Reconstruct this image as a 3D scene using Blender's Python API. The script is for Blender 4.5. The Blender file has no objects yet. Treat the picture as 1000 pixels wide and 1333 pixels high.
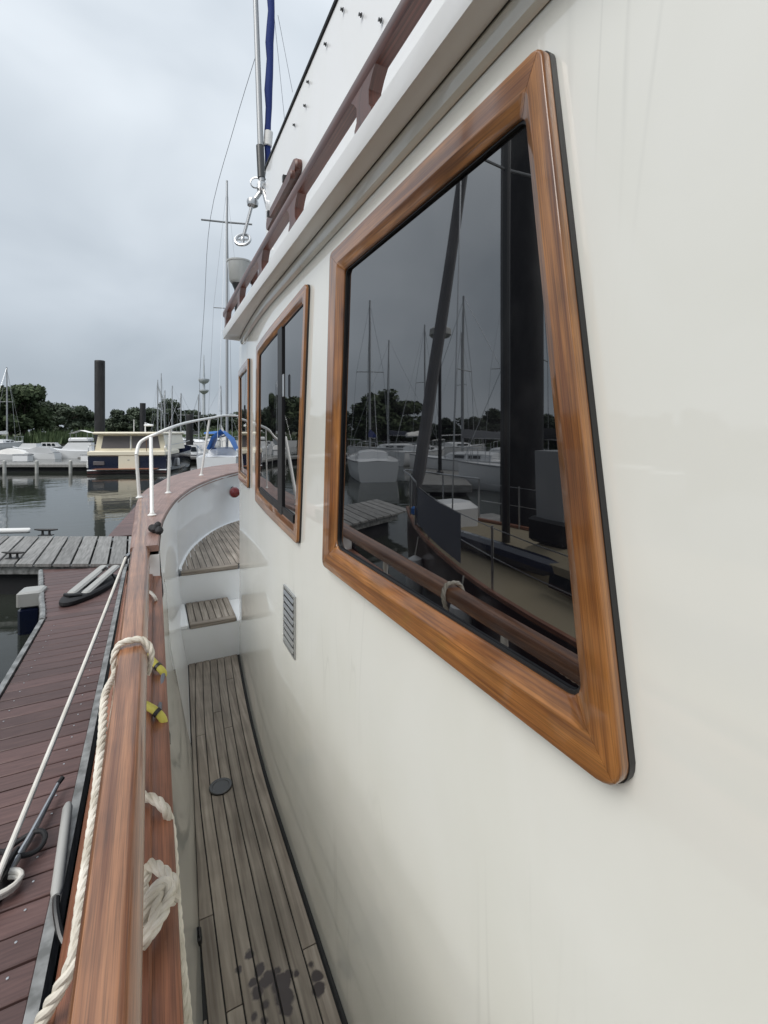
import bpy, math, random
import numpy as np
from mathutils import Vector, Matrix
R = math.radians
random.seed(7); np.random.seed(7)
scene = bpy.context.scene
C = scene.collection

# ------------------------------------------------------------------ camera
EYE = Vector((0.0, 0.0, 1.6)); FPX = 600.0; HOR = 562.0
YAW = math.atan(300.0/600.0)
cam = bpy.data.cameras.new('camera'); camo = bpy.data.objects.new('camera', cam); C.objects.link(camo)
camo.location = EYE; camo.rotation_euler = (R(90), 0, -YAW)
cam.sensor_fit = 'VERTICAL'; cam.sensor_height = 36.0; cam.lens = 36.0*FPX/1333.0
cam.shift_y = -(666.5-HOR)/1333.0
cam.clip_start = 0.02; cam.clip_end = 6000
scene.camera = camo

# ------------------------------------------------------------------ sky, sun, exposure
SUN_EL, SUN_AZ = R(47), R(-112)          # azimuth from +Y towards +X
w = bpy.data.worlds.new('World'); scene.world = w; w.use_nodes = True
nt = w.node_tree; nt.nodes.clear()
def wn(t, **k):
    n = nt.nodes.new(t)
    for a, b in k.items(): setattr(n, a, b)
    return n
sky = wn('ShaderNodeTexSky', sky_type='NISHITA', sun_disc=False)
sky.sun_elevation = SUN_EL; sky.sun_rotation = SUN_AZ; sky.air_density = 1.5; sky.dust_density = 4
tc = wn('ShaderNodeTexCoord'); sep = wn('ShaderNodeSeparateXYZ')
nt.links.new(tc.outputs['Generated'], sep.inputs[0])
ramp = wn('ShaderNodeValToRGB'); nt.links.new(sep.outputs['Z'], ramp.inputs[0])
e = ramp.color_ramp.elements
e[0].position = 0.0; e[0].color = (.315, .35, .39, 1)
e[1].position = 1.0; e[1].color = (.84, .88, .92, 1)
for p, c in ((.10, (.305,.345,.39,1)), (.22, (.36,.40,.445,1)), (.42, (.45,.49,.53,1)), (.65, (.56,.60,.64,1))):
    x = ramp.color_ramp.elements.new(p); x.color = c
mp = wn('ShaderNodeMapping'); mp.inputs['Scale'].default_value = (1.0, 1.0, 1.7); mp.inputs['Location'].default_value = (.3, .1, .42)
nt.links.new(tc.outputs['Generated'], mp.inputs[0])
n1 = wn('ShaderNodeTexNoise'); n1.inputs['Scale'].default_value = 2.1; n1.inputs['Detail'].default_value = 4; n1.inputs['Roughness'].default_value = .45; n1.inputs['Distortion'].default_value = .3
nt.links.new(mp.outputs[0], n1.inputs['Vector'])
cr = wn('ShaderNodeValToRGB'); nt.links.new(n1.outputs['Fac'], cr.inputs[0])
cr.color_ramp.elements[0].position = .28; cr.color_ramp.elements[0].color = (.74, .765, .79, 1)
cr.color_ramp.elements[1].position = .72; cr.color_ramp.elements[1].color = (1.2, 1.19, 1.18, 1)
mul = wn('ShaderNodeMixRGB', blend_type='MULTIPLY'); mul.inputs[0].default_value = 1
nt.links.new(ramp.outputs[0], mul.inputs[1]); nt.links.new(cr.outputs[0], mul.inputs[2])
bg1 = wn('ShaderNodeBackground'); bg1.inputs[1].default_value = 1.0; nt.links.new(mul.outputs[0], bg1.inputs[0])
bg2 = wn('ShaderNodeBackground'); bg2.inputs[1].default_value = 0.05; nt.links.new(sky.outputs[0], bg2.inputs[0])
mx = wn('ShaderNodeMixShader'); mx.inputs[0].default_value = .90
nt.links.new(bg2.outputs[0], mx.inputs[1]); nt.links.new(bg1.outputs[0], mx.inputs[2])
wo = wn('ShaderNodeOutputWorld'); nt.links.new(mx.outputs[0], wo.inputs[0])
sl = bpy.data.lights.new('sun', 'SUN'); sl.energy = 1.5; sl.angle = R(40); sl.color = (1, .97, .93)
so = bpy.data.objects.new('sun', sl); C.objects.link(so)
sd = Vector((math.sin(SUN_AZ)*math.cos(SUN_EL), math.cos(SUN_AZ)*math.cos(SUN_EL), math.sin(SUN_EL)))
so.rotation_euler = (-sd).to_track_quat('-Z', 'Y').to_euler(); so.location = sd*50
scene.view_settings.view_transform = 'Standard'; scene.view_settings.look = 'None'
scene.view_settings.exposure = 0.66; scene.view_settings.gamma = 1.0; scene.view_settings.use_curve_mapping = False
scene.render.engine = 'CYCLES'
try:
    scene.cycles.use_denoising = True; scene.cycles.max_bounces = 8; scene.cycles.caustics_reflective = False
except Exception: pass

# ------------------------------------------------------------------ pixel -> place helpers
cs, sn = math.cos(YAW), math.sin(YAW)
FW = Vector((sn, cs, 0)); RT = Vector((cs, -sn, 0)); UP = Vector((0, 0, 1))
def ray(px, py): return FW + RT*((px-500)/FPX) + UP*((HOR-py)/FPX)
def onx(px, py, X): d = ray(px, py); return EYE + d*(X/d.x)
def ony(px, py, Y): d = ray(px, py); return EYE + d*(Y/d.y)
def onz(px, py, Z): d = ray(px, py); return EYE + d*((Z-EYE.z)/d.z)
def atd(px, py, D): return EYE + ray(px, py)*D          # D = distance along the view axis
WX = 0.47
def mir(p): return Vector((2*WX-p.x, p.y, p.z))          # a place seen by reflection in the cabin side

# ------------------------------------------------------------------ materials
MATS = {}
def nodes(m): return m.node_tree.nodes, m.node_tree.links
def pm(name, col, rough=.5, metal=0, coat=0, coat_r=.05, spec=.5, ior=None, emis=None):
    m = bpy.data.materials.new(name); m.use_nodes = True
    b = m.node_tree.nodes['Principled BSDF']
    b.inputs['Base Color'].default_value = (*col, 1); b.inputs['Roughness'].default_value = rough
    b.inputs['Metallic'].default_value = metal; b.inputs['Coat Weight'].default_value = coat
    b.inputs['Coat Roughness'].default_value = coat_r; b.inputs['Specular IOR Level'].default_value = spec
    if ior: b.inputs['IOR'].default_value = ior
    MATS[name] = m; return m
def noise_col(m, c1, c2, scale=(1,1,1), nscale=5, coord='Object', detail=4, lo=.35, hi=.65, rand=0.0, bump=0, bscale=None, rough=None, dist=.01, distort=0):
    N, L = nodes(m); b = N['Principled BSDF']
    t = N.new('ShaderNodeTexCoord'); mpn = N.new('ShaderNodeMapping'); mpn.inputs['Scale'].default_value = scale
    if coord == 'World':
        g = N.new('ShaderNodeNewGeometry'); L.new(g.outputs['Position'], mpn.inputs[0])
    else: L.new(t.outputs[coord], mpn.inputs[0])
    no = N.new('ShaderNodeTexNoise'); no.inputs['Scale'].default_value = nscale; no.inputs['Detail'].default_value = detail; no.inputs['Distortion'].default_value = distort
    L.new(mpn.outputs[0], no.inputs['Vector'])
    r = N.new('ShaderNodeValToRGB'); L.new(no.outputs['Fac'], r.inputs[0])
    r.color_ramp.elements[0].position = lo; r.color_ramp.elements[0].color = (*c1, 1)
    r.color_ramp.elements[1].position = hi; r.color_ramp.elements[1].color = (*c2, 1)
    out = r.outputs[0]
    if rand:
        oi = N.new('ShaderNodeObjectInfo'); ma = N.new('ShaderNodeMapRange')
        ma.inputs['To Min'].default_value = 1-rand; ma.inputs['To Max'].default_value = 1+rand
        L.new(oi.outputs['Random'], ma.inputs[0])
        hs = N.new('ShaderNodeHueSaturation'); L.new(ma.outputs[0], hs.inputs['Value']); L.new(out, hs.inputs['Color']); out = hs.outputs[0]
        ad = N.new('ShaderNodeVectorMath'); ad.operation = 'ADD'; ml = N.new('ShaderNodeMath'); ml.operation = 'MULTIPLY'; ml.inputs[1].default_value = 37
        L.new(oi.outputs['Random'], ml.inputs[0]); L.new(mpn.outputs[0], ad.inputs[0]); L.new(ml.outputs[0], ad.inputs[1]); L.new(ad.outputs[0], no.inputs['Vector'])
    L.new(out, b.inputs['Base Color'])
    if bump:
        bu = N.new('ShaderNodeBump'); bu.inputs['Strength'].default_value = bump; bu.inputs['Distance'].default_value = dist
        L.new(no.outputs['Fac'], bu.inputs['Height']); L.new(bu.outputs[0], b.inputs['Normal'])
    if rough:
        mr = N.new('ShaderNodeMapRange'); mr.inputs['To Min'].default_value = rough[0]; mr.inputs['To Max'].default_value = rough[1]
        L.new(no.outputs['Fac'], mr.inputs[0]); L.new(mr.outputs[0], b.inputs['Roughness'])
    return m, no, r, out

def gelcoat(name, c, streak=True):
    m = pm(name, c, .38, coat=1, coat_r=.045); m.node_tree.nodes['Principled BSDF'].inputs['Coat IOR'].default_value = 1.6; N, L = nodes(m); b = N['Principled BSDF']
    g = N.new('ShaderNodeNewGeometry')
    m1 = N.new('ShaderNodeMapping'); m1.inputs['Scale'].default_value = (2, 2, 1.1); L.new(g.outputs['Position'], m1.inputs[0])
    a = N.new('ShaderNodeTexNoise'); a.inputs['Scale'].default_value = 1.6; a.inputs['Detail'].default_value = 5; a.inputs['Distortion'].default_value = 1.2; L.new(m1.outputs[0], a.inputs['Vector'])
    r = N.new('ShaderNodeValToRGB'); L.new(a.outputs['Fac'], r.inputs[0])
    k = .965 if streak else .975
    r.color_ramp.elements[0].position = .34; r.color_ramp.elements[0].color = (c[0]*k, c[1]*k, c[2]*k*.985, 1)
    r.color_ramp.elements[1].position = .60; r.color_ramp.elements[1].color = (*c, 1)
    out = r.outputs[0]
    if streak:      # thin runs left by rain, wandering down the side
        m2 = N.new('ShaderNodeMapping'); m2.inputs['Scale'].default_value = (0, 5.5, .6); L.new(g.outputs['Position'], m2.inputs[0])
        s = N.new('ShaderNodeTexNoise'); s.inputs['Scale'].default_value = 1.0; s.inputs['Detail'].default_value = 2; s.inputs['Distortion'].default_value = .9; L.new(m2.outputs[0], s.inputs['Vector'])
        sb = N.new('ShaderNodeMath'); sb.operation = 'SUBTRACT'; sb.inputs[1].default_value = .5; L.new(s.outputs['Fac'], sb.inputs[0])
        ab = N.new('ShaderNodeMath'); ab.operation = 'ABSOLUTE'; L.new(sb.outputs[0], ab.inputs[0])
        mr = N.new('ShaderNodeMapRange'); mr.inputs['From Max'].default_value = .014; mr.inputs['To Min'].default_value = .90; mr.inputs['To Max'].default_value = 1; L.new(ab.outputs[0], mr.inputs[0])
        # runs fade in and out along their way
        f = N.new('ShaderNodeTexNoise'); f.inputs['Scale'].default_value = 2.3; L.new(g.outputs['Position'], f.inputs['Vector'])
        fr = N.new('ShaderNodeMapRange'); fr.inputs['From Min'].default_value = .45; fr.inputs['From Max'].default_value = .62; L.new(f.outputs['Fac'], fr.inputs[0])
        mi = N.new('ShaderNodeMixRGB'); mi.blend_type = 'MULTIPLY'; L.new(fr.outputs[0], mi.inputs[0]); L.new(out, mi.inputs[1]); L.new(mr.outputs[0], mi.inputs[2]); out = mi.outputs[0]
    L.new(out, b.inputs['Base Color'])
    bn = N.new('ShaderNodeTexNoise'); bn.inputs['Scale'].default_value = 2.2; bn.inputs['Detail'].default_value = 2; L.new(g.outputs['Position'], bn.inputs['Vector'])
    bu = N.new('ShaderNodeBump'); bu.inputs['Strength'].default_value = .2; bu.inputs['Distance'].default_value = .004; L.new(bn.outputs['Fac'], bu.inputs['Height'])
    L.new(bu.outputs[0], b.inputs['Coat Normal']); L.new(bu.outputs[0], b.inputs['Normal'])
    sc = N.new('ShaderNodeTexNoise'); sc.inputs['Scale'].default_value = 6; sc.inputs['Detail'].default_value = 6; L.new(g.outputs['Position'], sc.inputs['Vector'])
    rr = N.new('ShaderNodeMapRange'); rr.inputs['From Min'].default_value = .35; rr.inputs['From Max'].default_value = .7; rr.inputs['To Min'].default_value = .008; rr.inputs['To Max'].default_value = .05; L.new(sc.outputs['Fac'], rr.inputs[0]); L.new(rr.outputs[0], b.inputs['Coat Roughness'])
    if not streak: b.inputs['Coat Weight'].default_value = .45; b.inputs['Coat IOR'].default_value = 1.45; b.inputs['Specular IOR Level'].default_value = .3
    return m
gelcoat('gelcoat', (.80, .797, .748)); gelcoat('gel_white', (.84, .85, .86), False)

def wood(name, dark, light, rough, coat, scale=(3, 70, 1), blotch=(.75, 1.12), bump=.06):
    m = pm(name, light, rough, coat=coat, coat_r=.09)
    m, no, r, out = noise_col(m, dark, light, scale, 1.0, 'UV', 6, .33, .66, 0, bump, dist=.002, distort=.6)
    N, L = nodes(m); b = N['Principled BSDF']
    g = N.new('ShaderNodeNewGeometry'); bn = N.new('ShaderNodeTexNoise'); bn.inputs['Scale'].default_value = 7; bn.inputs['Detail'].default_value = 5; L.new(g.outputs['Position'], bn.inputs['Vector'])
    mr = N.new('ShaderNodeMapRange'); mr.inputs['From Min'].default_value = .3; mr.inputs['From Max'].default_value = .7; mr.inputs['To Min'].default_value = blotch[0]; mr.inputs['To Max'].default_value = blotch[1]; L.new(bn.outputs['Fac'], mr.inputs[0])
    tcp = N.new('ShaderNodeTexCoord'); mpp = N.new('ShaderNodeMapping'); mpp.inputs['Scale'].default_value = (9, 520, 1); L.new(tcp.outputs['UV'], mpp.inputs[0])
    po = N.new('ShaderNodeTexNoise'); po.inputs['Scale'].default_value = 1; po.inputs['Detail'].default_value = 3; L.new(mpp.outputs[0], po.inputs['Vector'])
    pr_ = N.new('ShaderNodeMapRange'); pr_.inputs['From Min'].default_value = .36; pr_.inputs['From Max'].default_value = .56; pr_.inputs['To Min'].default_value = .62; pr_.inputs['To Max'].default_value = 1; L.new(po.outputs['Fac'], pr_.inputs[0])
    pm_ = N.new('ShaderNodeMath'); pm_.operation = 'MULTIPLY'; L.new(mr.outputs[0], pm_.inputs[0]); L.new(pr_.outputs[0], pm_.inputs[1])
    hs = N.new('ShaderNodeHueSaturation'); L.new(pm_.outputs[0], hs.inputs['Value']); L.new(out, hs.inputs['Color']); L.new(hs.outputs[0], b.inputs['Base Color'])
    if coat:
        cn = N.new('ShaderNodeTexNoise'); cn.inputs['Scale'].default_value = 35; cn.inputs['Detail'].default_value = 5; L.new(g.outputs['Position'], cn.inputs['Vector'])
        cr_ = N.new('ShaderNodeMapRange'); cr_.inputs['From Min'].default_value = .3; cr_.inputs['From Max'].default_value = .75; cr_.inputs['To Min'].default_value = .04; cr_.inputs['To Max'].default_value = .04+.26*(1.2-coat); L.new(cn.outputs['Fac'], cr_.inputs[0]); L.new(cr_.outputs[0], b.inputs['Coat Roughness'])
    return m
wood('varnish', (.17, .055, .012), (.44, .185, .047), .42, 1.0, (2.2, 75, 1), (.62, 1.15))
wood('rail_teak', (.17, .06, .022), (.40, .185, .088), .45, .8, (2, 60, 1))
wood('cap_teak', (.24, .135, .11), (.36, .225, .185), .5, .25, (2, 50, 1))
wood('low_teak', (.17, .058, .028), (.33, .135, .07), .5, .3, (2, 50, 1))
wood('dark_teak', (.065, .018, .011), (.135, .043, .027), .45, .2, (2, 60, 1))
pm('black', (.012, .012, .013), .45); pm('rubber', (.018, .018, .02), .7)
pm('caulk', (.012, .012, .012), .75)
pm('chrome', (.55, .55, .55), .24, 1); pm('steel', (.55, .56, .57), .34, 1); pm('dark_metal', (.09, .09, .09), .4, 1)
pm('white_tube', (.78, .78, .76), .3, coat=.4)
pm('red_lens', (.14, .006, .010), .12, coat=1)
pm('lens', (.42, .43, .42), .18, coat=.8)
pm('navy', (.006, .010, .030), .22, coat=.8); pm('blue_cloth', (.012, .03, .16), .85); pm('blue_tarp', (.03, .16, .50), .6)
pm('cream', (.74, .68, .54), .35, coat=.3); pm('boat_white', (.74, .75, .76), .35, coat=.3)
pm('boat_grey', (.30, .31, .32), .6); pm('tan_deck', (.25, .21, .14), .6); pm('hull_red', (.05, .016, .014), .3, coat=.5)
pm('alu', (.36, .37, .38), .5, .6); pm('sail_grey', (.20, .20, .21), .85); pm('white_cloth', (.75, .74, .72), .85)
pm('yellow', (.55, .50, .10), .7); pm('cloth_grey', (.16, .17, .20), .9); pm('plastic_grey', (.42, .42, .40), .5)
pm('far_glass', (.02, .025, .03), .08, spec=.8); pm('concrete_hazed', (.42, .45, .48), .8); pm('pane_grey', (.13, .12, .125), .15)  # distant concrete: paleness of air haze is mixed into its base colour
pm('fender_white', (.7, .7, .69), .45)
m = pm('glass', (.004, .004, .005), .015, spec=1.0, ior=1.95); N, L = nodes(m); b = N['Principled BSDF']
g = N.new('ShaderNodeNewGeometry'); gn = N.new('ShaderNodeTexNoise'); gn.inputs['Scale'].default_value = 2.5; gn.inputs['Detail'].default_value = 1; L.new(g.outputs['Position'], gn.inputs['Vector'])
bu = N.new('ShaderNodeBump'); bu.inputs['Strength'].default_value = .10; bu.inputs['Distance'].default_value = .004; L.new(gn.outputs['Fac'], bu.inputs['Height']); L.new(bu.outputs[0], b.inputs['Normal'])
sp_ = N.new('ShaderNodeTexNoise'); sp_.inputs['Scale'].default_value = 9; sp_.inputs['Detail'].default_value = 7; L.new(g.outputs['Position'], sp_.inputs['Vector'])
rr = N.new('ShaderNodeValToRGB'); rr.color_ramp.elements[0].position = .52; rr.color_ramp.elements[0].color = (.003, .003, .004, 1); rr.color_ramp.elements[1].position = .8; rr.color_ramp.elements[1].color = (.018, .018, .019, 1); L.new(sp_.outputs['Fac'], rr.inputs[0]); L.new(rr.outputs[0], b.inputs['Base Color'])
noise_col(pm('pile', (.014, .014, .015), .55), (.009, .009, .010), (.024, .024, .025), (1, 1, .3), 6)
m, no, r, o = noise_col(pm('rope', (.7, .66, .58), .85), (.50, .46, .38), (.74, .70, .62), (1, 1, 1), 22, 'World')
noise_col(pm('line', (.7, .67, .62), .8), (.62, .59, .53), (.76, .74, .69), (1, 1, 1), 10, 'World')
noise_col(pm('maroon', (.10, .05, .05), .55, coat=.12), (.085, .046, .043), (.14, .078, .070), (3, 40, 3), 2, 'Object', 4, .3, .7, .24, .1, dist=.004)
noise_col(pm('grey_plank', (.2, .2, .2), .75), (.15, .148, .142), (.30, .295, .285), (14, 1.2, 5), 2.5, 'Object', 6, .3, .7, .22, .3, dist=.004)
noise_col(pm('galv', (.4, .4, .4), .5, .6), (.20, .20, .19), (.42, .42, .41), (1, 1, 1), 14, 'World', rough=(.35, .65))
noise_col(pm('bark', (.06, .05, .04), .9), (.04, .033, .027), (.09, .075, .06), (6, 6, 1), 4)
for nm, a, b_ in (('leaf_dark', (.046, .060, .042), (.084, .106, .072)), ('leaf_mid', (.048, .068, .036), (.092, .120, .062)), ('leaf_pale', (.075, .11, .05), (.15, .20, .10))):  # dark and mid tones lightened and greyed, painting in distance haze
    noise_col(pm(nm, b_, .75, spec=.2), a, b_, (1, 1, 1), .55, 'World', 5, .35, .65, .1)
noise_col(pm('bank', (.06, .08, .03), .95), (.045, .06, .025), (.10, .10, .06), (1, 1, 1), .2, 'World', 6)

# deck teak: weathered, with the wet patches left by spilled water
m = pm('deck_teak', (.2, .17, .14), .7)
m, no, r, out = noise_col(m, (.175, .142, .113), (.385, .335, .28), (3.0, 60, 1), 1.0, 'UV', 7, .30, .70, .13, .25, dist=.002, distort=.4)
N, L = nodes(m); b = N['Principled BSDF']
g = N.new('ShaderNodeNewGeometry'); wn_ = N.new('ShaderNodeTexNoise'); wn_.inputs['Scale'].default_value = 28; wn_.inputs['Detail'].default_value = 3; L.new(g.outputs['Position'], wn_.inputs['Vector'])
va = N.new('ShaderNodeVectorMath'); va.operation = 'MULTIPLY_ADD'; va.inputs[1].default_value = (.026, .026, 0); va.inputs[2].default_value = (-.013, -.013, 0); L.new(wn_.outputs['Color'], va.inputs[0])
ps = N.new('ShaderNodeVectorMath'); ps.operation = 'ADD'; L.new(g.outputs['Position'], ps.inputs[0]); L.new(va.outputs[0], ps.inputs[1])
SPOTS = [(324,1242,7),(338,1262,9),(344,1280,8),(352,1272,10),(366,1282,15),(370,1298,15),(372,1312,9),(330,1278,7),(334,1292,9),(346,1308,6),(331,1323,5),(375,1268,6),(385,1267,5),(405,1256,4),(414,1270,9),(416,1289,11),(310,1262,6),(345,1328,6),(360,1264,6)]
last = None
for (px, py, rp) in SPOTS:
    p = onz(px, py, 0); rad = rp*1.6/(py-HOR)*.84
    d = N.new('ShaderNodeVectorMath'); d.operation = 'DISTANCE'; d.inputs[1].default_value = p; L.new(ps.outputs[0], d.inputs[0])
    q = N.new('ShaderNodeMath'); q.operation = 'SUBTRACT'; q.inputs[1].default_value = rad; L.new(d.outputs['Value'], q.inputs[0])
    if last is None: last = q
    else:
        mn = N.new('ShaderNodeMath'); mn.operation = 'MINIMUM'; L.new(last.outputs[0], mn.inputs[0]); L.new(q.outputs[0], mn.inputs[1]); last = mn
wet = N.new('ShaderNodeMapRange'); wet.inputs['From Min'].default_value = -.003; wet.inputs['From Max'].default_value = .003; wet.inputs['To Min'].default_value = 1; wet.inputs['To Max'].default_value = 0; L.new(last.outputs[0], wet.inputs[0])
blo = N.new('ShaderNodeTexNoise'); blo.inputs['Scale'].default_value = 5; blo.inputs['Detail'].default_value = 5; L.new(g.outputs['Position'], blo.inputs['Vector'])
blr = N.new('ShaderNodeMapRange'); blr.inputs['From Min'].default_value = .3; blr.inputs['From Max'].default_value = .7; blr.inputs['To Min'].default_value = .72; blr.inputs['To Max'].default_value = 1.12; L.new(blo.outputs['Fac'], blr.inputs[0])
bm_ = N.new('ShaderNodeMixRGB'); bm_.blend_type = 'MULTIPLY'; bm_.inputs[0].default_value = 1; L.new(out, bm_.inputs[1]); L.new(blr.outputs[0], bm_.inputs[2])
wm = N.new('ShaderNodeMixRGB'); L.new(wet.outputs[0], wm.inputs[0]); L.new(bm_.outputs[0], wm.inputs[1]); wm.inputs[2].default_value = (.040, .027, .025, 1)
L.new(wm.outputs[0], b.inputs['Base Color'])
wr = N.new('ShaderNodeMapRange'); wr.inputs['To Min'].default_value = .68; wr.inputs['To Max'].default_value = .3; L.new(wet.outputs[0], wr.inputs[0]); L.new(wr.outputs[0], b.inputs['Roughness'])

# water
m = pm('water', (.030, .034, .028), .04, spec=.5, ior=1.33); N, L = nodes(m); b = N['Principled BSDF']
g = N.new('ShaderNodeNewGeometry'); mp_ = N.new('ShaderNodeMapping'); mp_.inputs['Scale'].default_value = (1, 1.6, 1); L.new(g.outputs['Position'], mp_.inputs[0])
a = N.new('ShaderNodeTexNoise'); a.inputs['Scale'].default_value = 1.1; a.inputs['Detail'].default_value = 4; L.new(mp_.outputs[0], a.inputs['Vector'])
bu = N.new('ShaderNodeBump'); bu.inputs['Strength'].default_value = .32; bu.inputs['Distance'].default_value = .022; L.new(a.outputs['Fac'], bu.inputs['Height']); L.new(bu.outputs[0], b.inputs['Normal'])

# ------------------------------------------------------------------ mesh builder
class MB:
    def __init__(s): s.v = []; s.f = []; s.uv = []
    def add(s, vs, fs, uvs=None):
        o = len(s.v); s.v += [tuple(v) for v in vs]; s.f += [tuple(i+o for i in f) for f in fs]
        s.uv += list(uvs) if uvs else [(v[1], v[0]+v[2]) for v in vs]
        return s
    def box(s, c, d, rot=None, taper=1.0):
        c = Vector(c); ax = max(range(3), key=lambda i: d[i]); oth = [i for i in range(3) if i != ax]; vs = []; uv = []
        for z in (-.5, .5):
            for (x, y) in ((-.5,-.5), (.5,-.5), (.5,.5), (-.5,.5)):
                k = taper if z > 0 else 1
                p = Vector((x*d[0]*k, y*d[1]*k, z*d[2])); uv.append((p[ax]+c[ax], p[oth[0]]+p[oth[1]]))
                if rot is not None: p = rot @ p
                vs.append(c+p)
        return s.add(vs, [(3,2,1,0), (4,5,6,7), (0,1,5,4), (1,2,6,5), (2,3,7,6), (3,0,4,7)], uv)
    def bbox(s, c, d, b=.01, rot=None):       # box with its vertical edges and top edge eased
        c = Vector(c); hx, hy, hz = d[0]/2, d[1]/2, d[2]/2; rows = []; b = min(b, hx*.9, hy*.9, hz*.9)
        for (i, z) in ((b, -hz), (0, -hz+b), (0, hz-b), (b, hz)):
            x, y = hx-i, hy-i; k = b
            ring = [(x,-y+k), (x,y-k), (x-k,y), (-x+k,y), (-x,y-k), (-x,-y+k), (-x+k,-y), (x-k,-y)]
            rows.append([Vector((p[0], p[1], z)) for p in ring])
        vs = [c+(rot @ p if rot is not None else p) for r_ in rows for p in r_]; fs = []
        for j in range(3):
            for i in range(8): fs.append((j*8+i, j*8+(i+1) % 8, j*8+8+(i+1) % 8, j*8+8+i))
        fs += [tuple(range(7, -1, -1)), tuple(range(24, 32))]
        ax = 0 if d[0] > d[1] else 1
        return s.add(vs, fs, [(r_[ax]+c[ax], r_[1-ax]+r_[2]) for rr_ in rows for r_ in rr_])
    def tube(s, path, r, n=8, caps=True, closed=False):
        P = [Vector(p) for p in path]; k = len(P); rs = r if isinstance(r, (list, tuple)) else [r]*k
        T = []
        for i in range(k):
            a = P[(i-1) % k] if (closed or i > 0) else P[i]; b_ = P[(i+1) % k] if (closed or i < k-1) else P[i]
            t = b_-a; T.append(t.normalized() if t.length > 1e-9 else Vector((0, 0, 1)))
        u = T[0].orthogonal().normalized(); vs = []; uv = []; acc = 0
        for i in range(k):
            u = (u-T[i]*u.dot(T[i])); u = u.normalized() if u.length > 1e-6 else T[i].orthogonal().normalized()
            w_ = T[i].cross(u)
            if i: acc += (P[i]-P[i-1]).length
            for j in range(n):
                a = 2*math.pi*j/n; vs.append(P[i]+(u*math.cos(a)+w_*math.sin(a))*rs[i]); uv.append((acc, a*rs[i]))
        fs = []
        for i in range(k if closed else k-1):
            for j in range(n):
                i2 = (i+1) % k; fs.append((i*n+j, i*n+(j+1) % n, i2*n+(j+1) % n, i2*n+j))
        if caps and not closed: fs += [tuple(range(n-1, -1, -1)), tuple(range((k-1)*n, k*n))]
        return s.add(vs, fs, uv)
    def loft(s, rows, closed=False, caps=False, uvs=None):
        n = len(rows[0]); vs = [p for r_ in rows for p in r_]; fs = []; uv = []
        if uvs is None:
            acc = 0
            for j, r_ in enumerate(rows):
                if j: acc += (Vector(rows[j][0])-Vector(rows[j-1][0])).length
                v = 0
                for i, p in enumerate(r_):
                    if i: v += (Vector(r_[i])-Vector(r_[i-1])).length
                    uv.append((acc, v))
        else: uv = uvs
        for j in range(len(rows)-1):
            for i in range(n if closed else n-1):
                i2 = (i+1) % n; fs.append((j*n+i, j*n+i2, j*n+n+i2, j*n+n+i))
        if caps: fs += [tuple(range(n-1, -1, -1)), tuple(range((len(rows)-1)*n, len(rows)*n))]
        return s.add(vs, fs, uv)
    def sweep(s, prof, path, side=Vector((1, 0, 0)), caps=True):
        # prof: (across, up) closed loop; path: points with horizontal run
        P = [Vector(p) for p in path]; rows = []
        for i, p in enumerate(P):
            t = (P[min(i+1, len(P)-1)]-P[max(i-1, 0)]); t.z = 0; t.normalize(); a = Vector((t.y, -t.x, 0))
            rows.append([p+a*q[0]+UP*q[1] for q in prof])
        return s.loft(rows, True, caps)
    def lathe(s, prof, c=(0, 0, 0), n=16, axis='Z'):
        c = Vector(c); rows = []
        for (r_, z) in prof:
            row = []
            for i in range(n):
                a = 2*math.pi*i/n; p = Vector((r_*math.cos(a), r_*math.sin(a), z))
                if axis == 'X': p = Vector((p.z, p.x, p.y))
                if axis == 'Y': p = Vector((p.x, p.z, -p.y))
                row.append(c+p)
            rows.append(row)
        return s.loft(rows, True, True)
    def prism(s, poly, z0, z1):
        n = len(poly); vs = [(p[0], p[1], z0) for p in poly]+[(p[0], p[1], z1) for p in poly]
        return s.add(vs, [tuple(range(n-1, -1, -1)), tuple(range(n, 2*n))]+[(i, (i+1) % n, n+(i+1) % n, n+i) for i in range(n)])
    def mesh(s, name, smooth=35):
        me = bpy.data.meshes.new(name); me.from_pydata(s.v, [], s.f); me.update()
        ul = me.uv_layers.new(name='UVMap'); li = np.empty(len(me.loops), dtype=np.int32); me.loops.foreach_get('vertex_index', li)
        ul.data.foreach_set('uv', np.array(s.uv, dtype=np.float32)[li].ravel())
        if smooth:
            me.polygons.foreach_set('use_smooth', [True]*len(me.polygons)); me.set_sharp_from_angle(angle=R(smooth))
        return me
    def build(s, name, mat, parent=None, smooth=35, fix=True):
        me = s.mesh(name, smooth); me.materials.append(MATS[mat])
        if fix:
            import bmesh
            bm = bmesh.new(); bm.from_mesh(me); bmesh.ops.recalc_face_normals(bm, faces=bm.faces); bm.to_mesh(me); bm.free()
        return link(name, me, parent)
def link(name, data, parent=None):
    o = bpy.data.objects.new(name, data); C.objects.link(o)
    if parent is not None: o.parent = parent
    return o
def tag(o, label=None, cat=None, group=None, kind=None):
    if label: o['label'] = label
    if cat: o['category'] = cat
    if group: o['group'] = group
    if kind: o['kind'] = kind
    return o
def thing(name, label, cat, loc=(0, 0, 0), rz=0, group=None):
    o = link(name, None); o.location = loc; o.rotation_euler = (0, 0, rz); return tag(o, label, cat, group)
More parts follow.
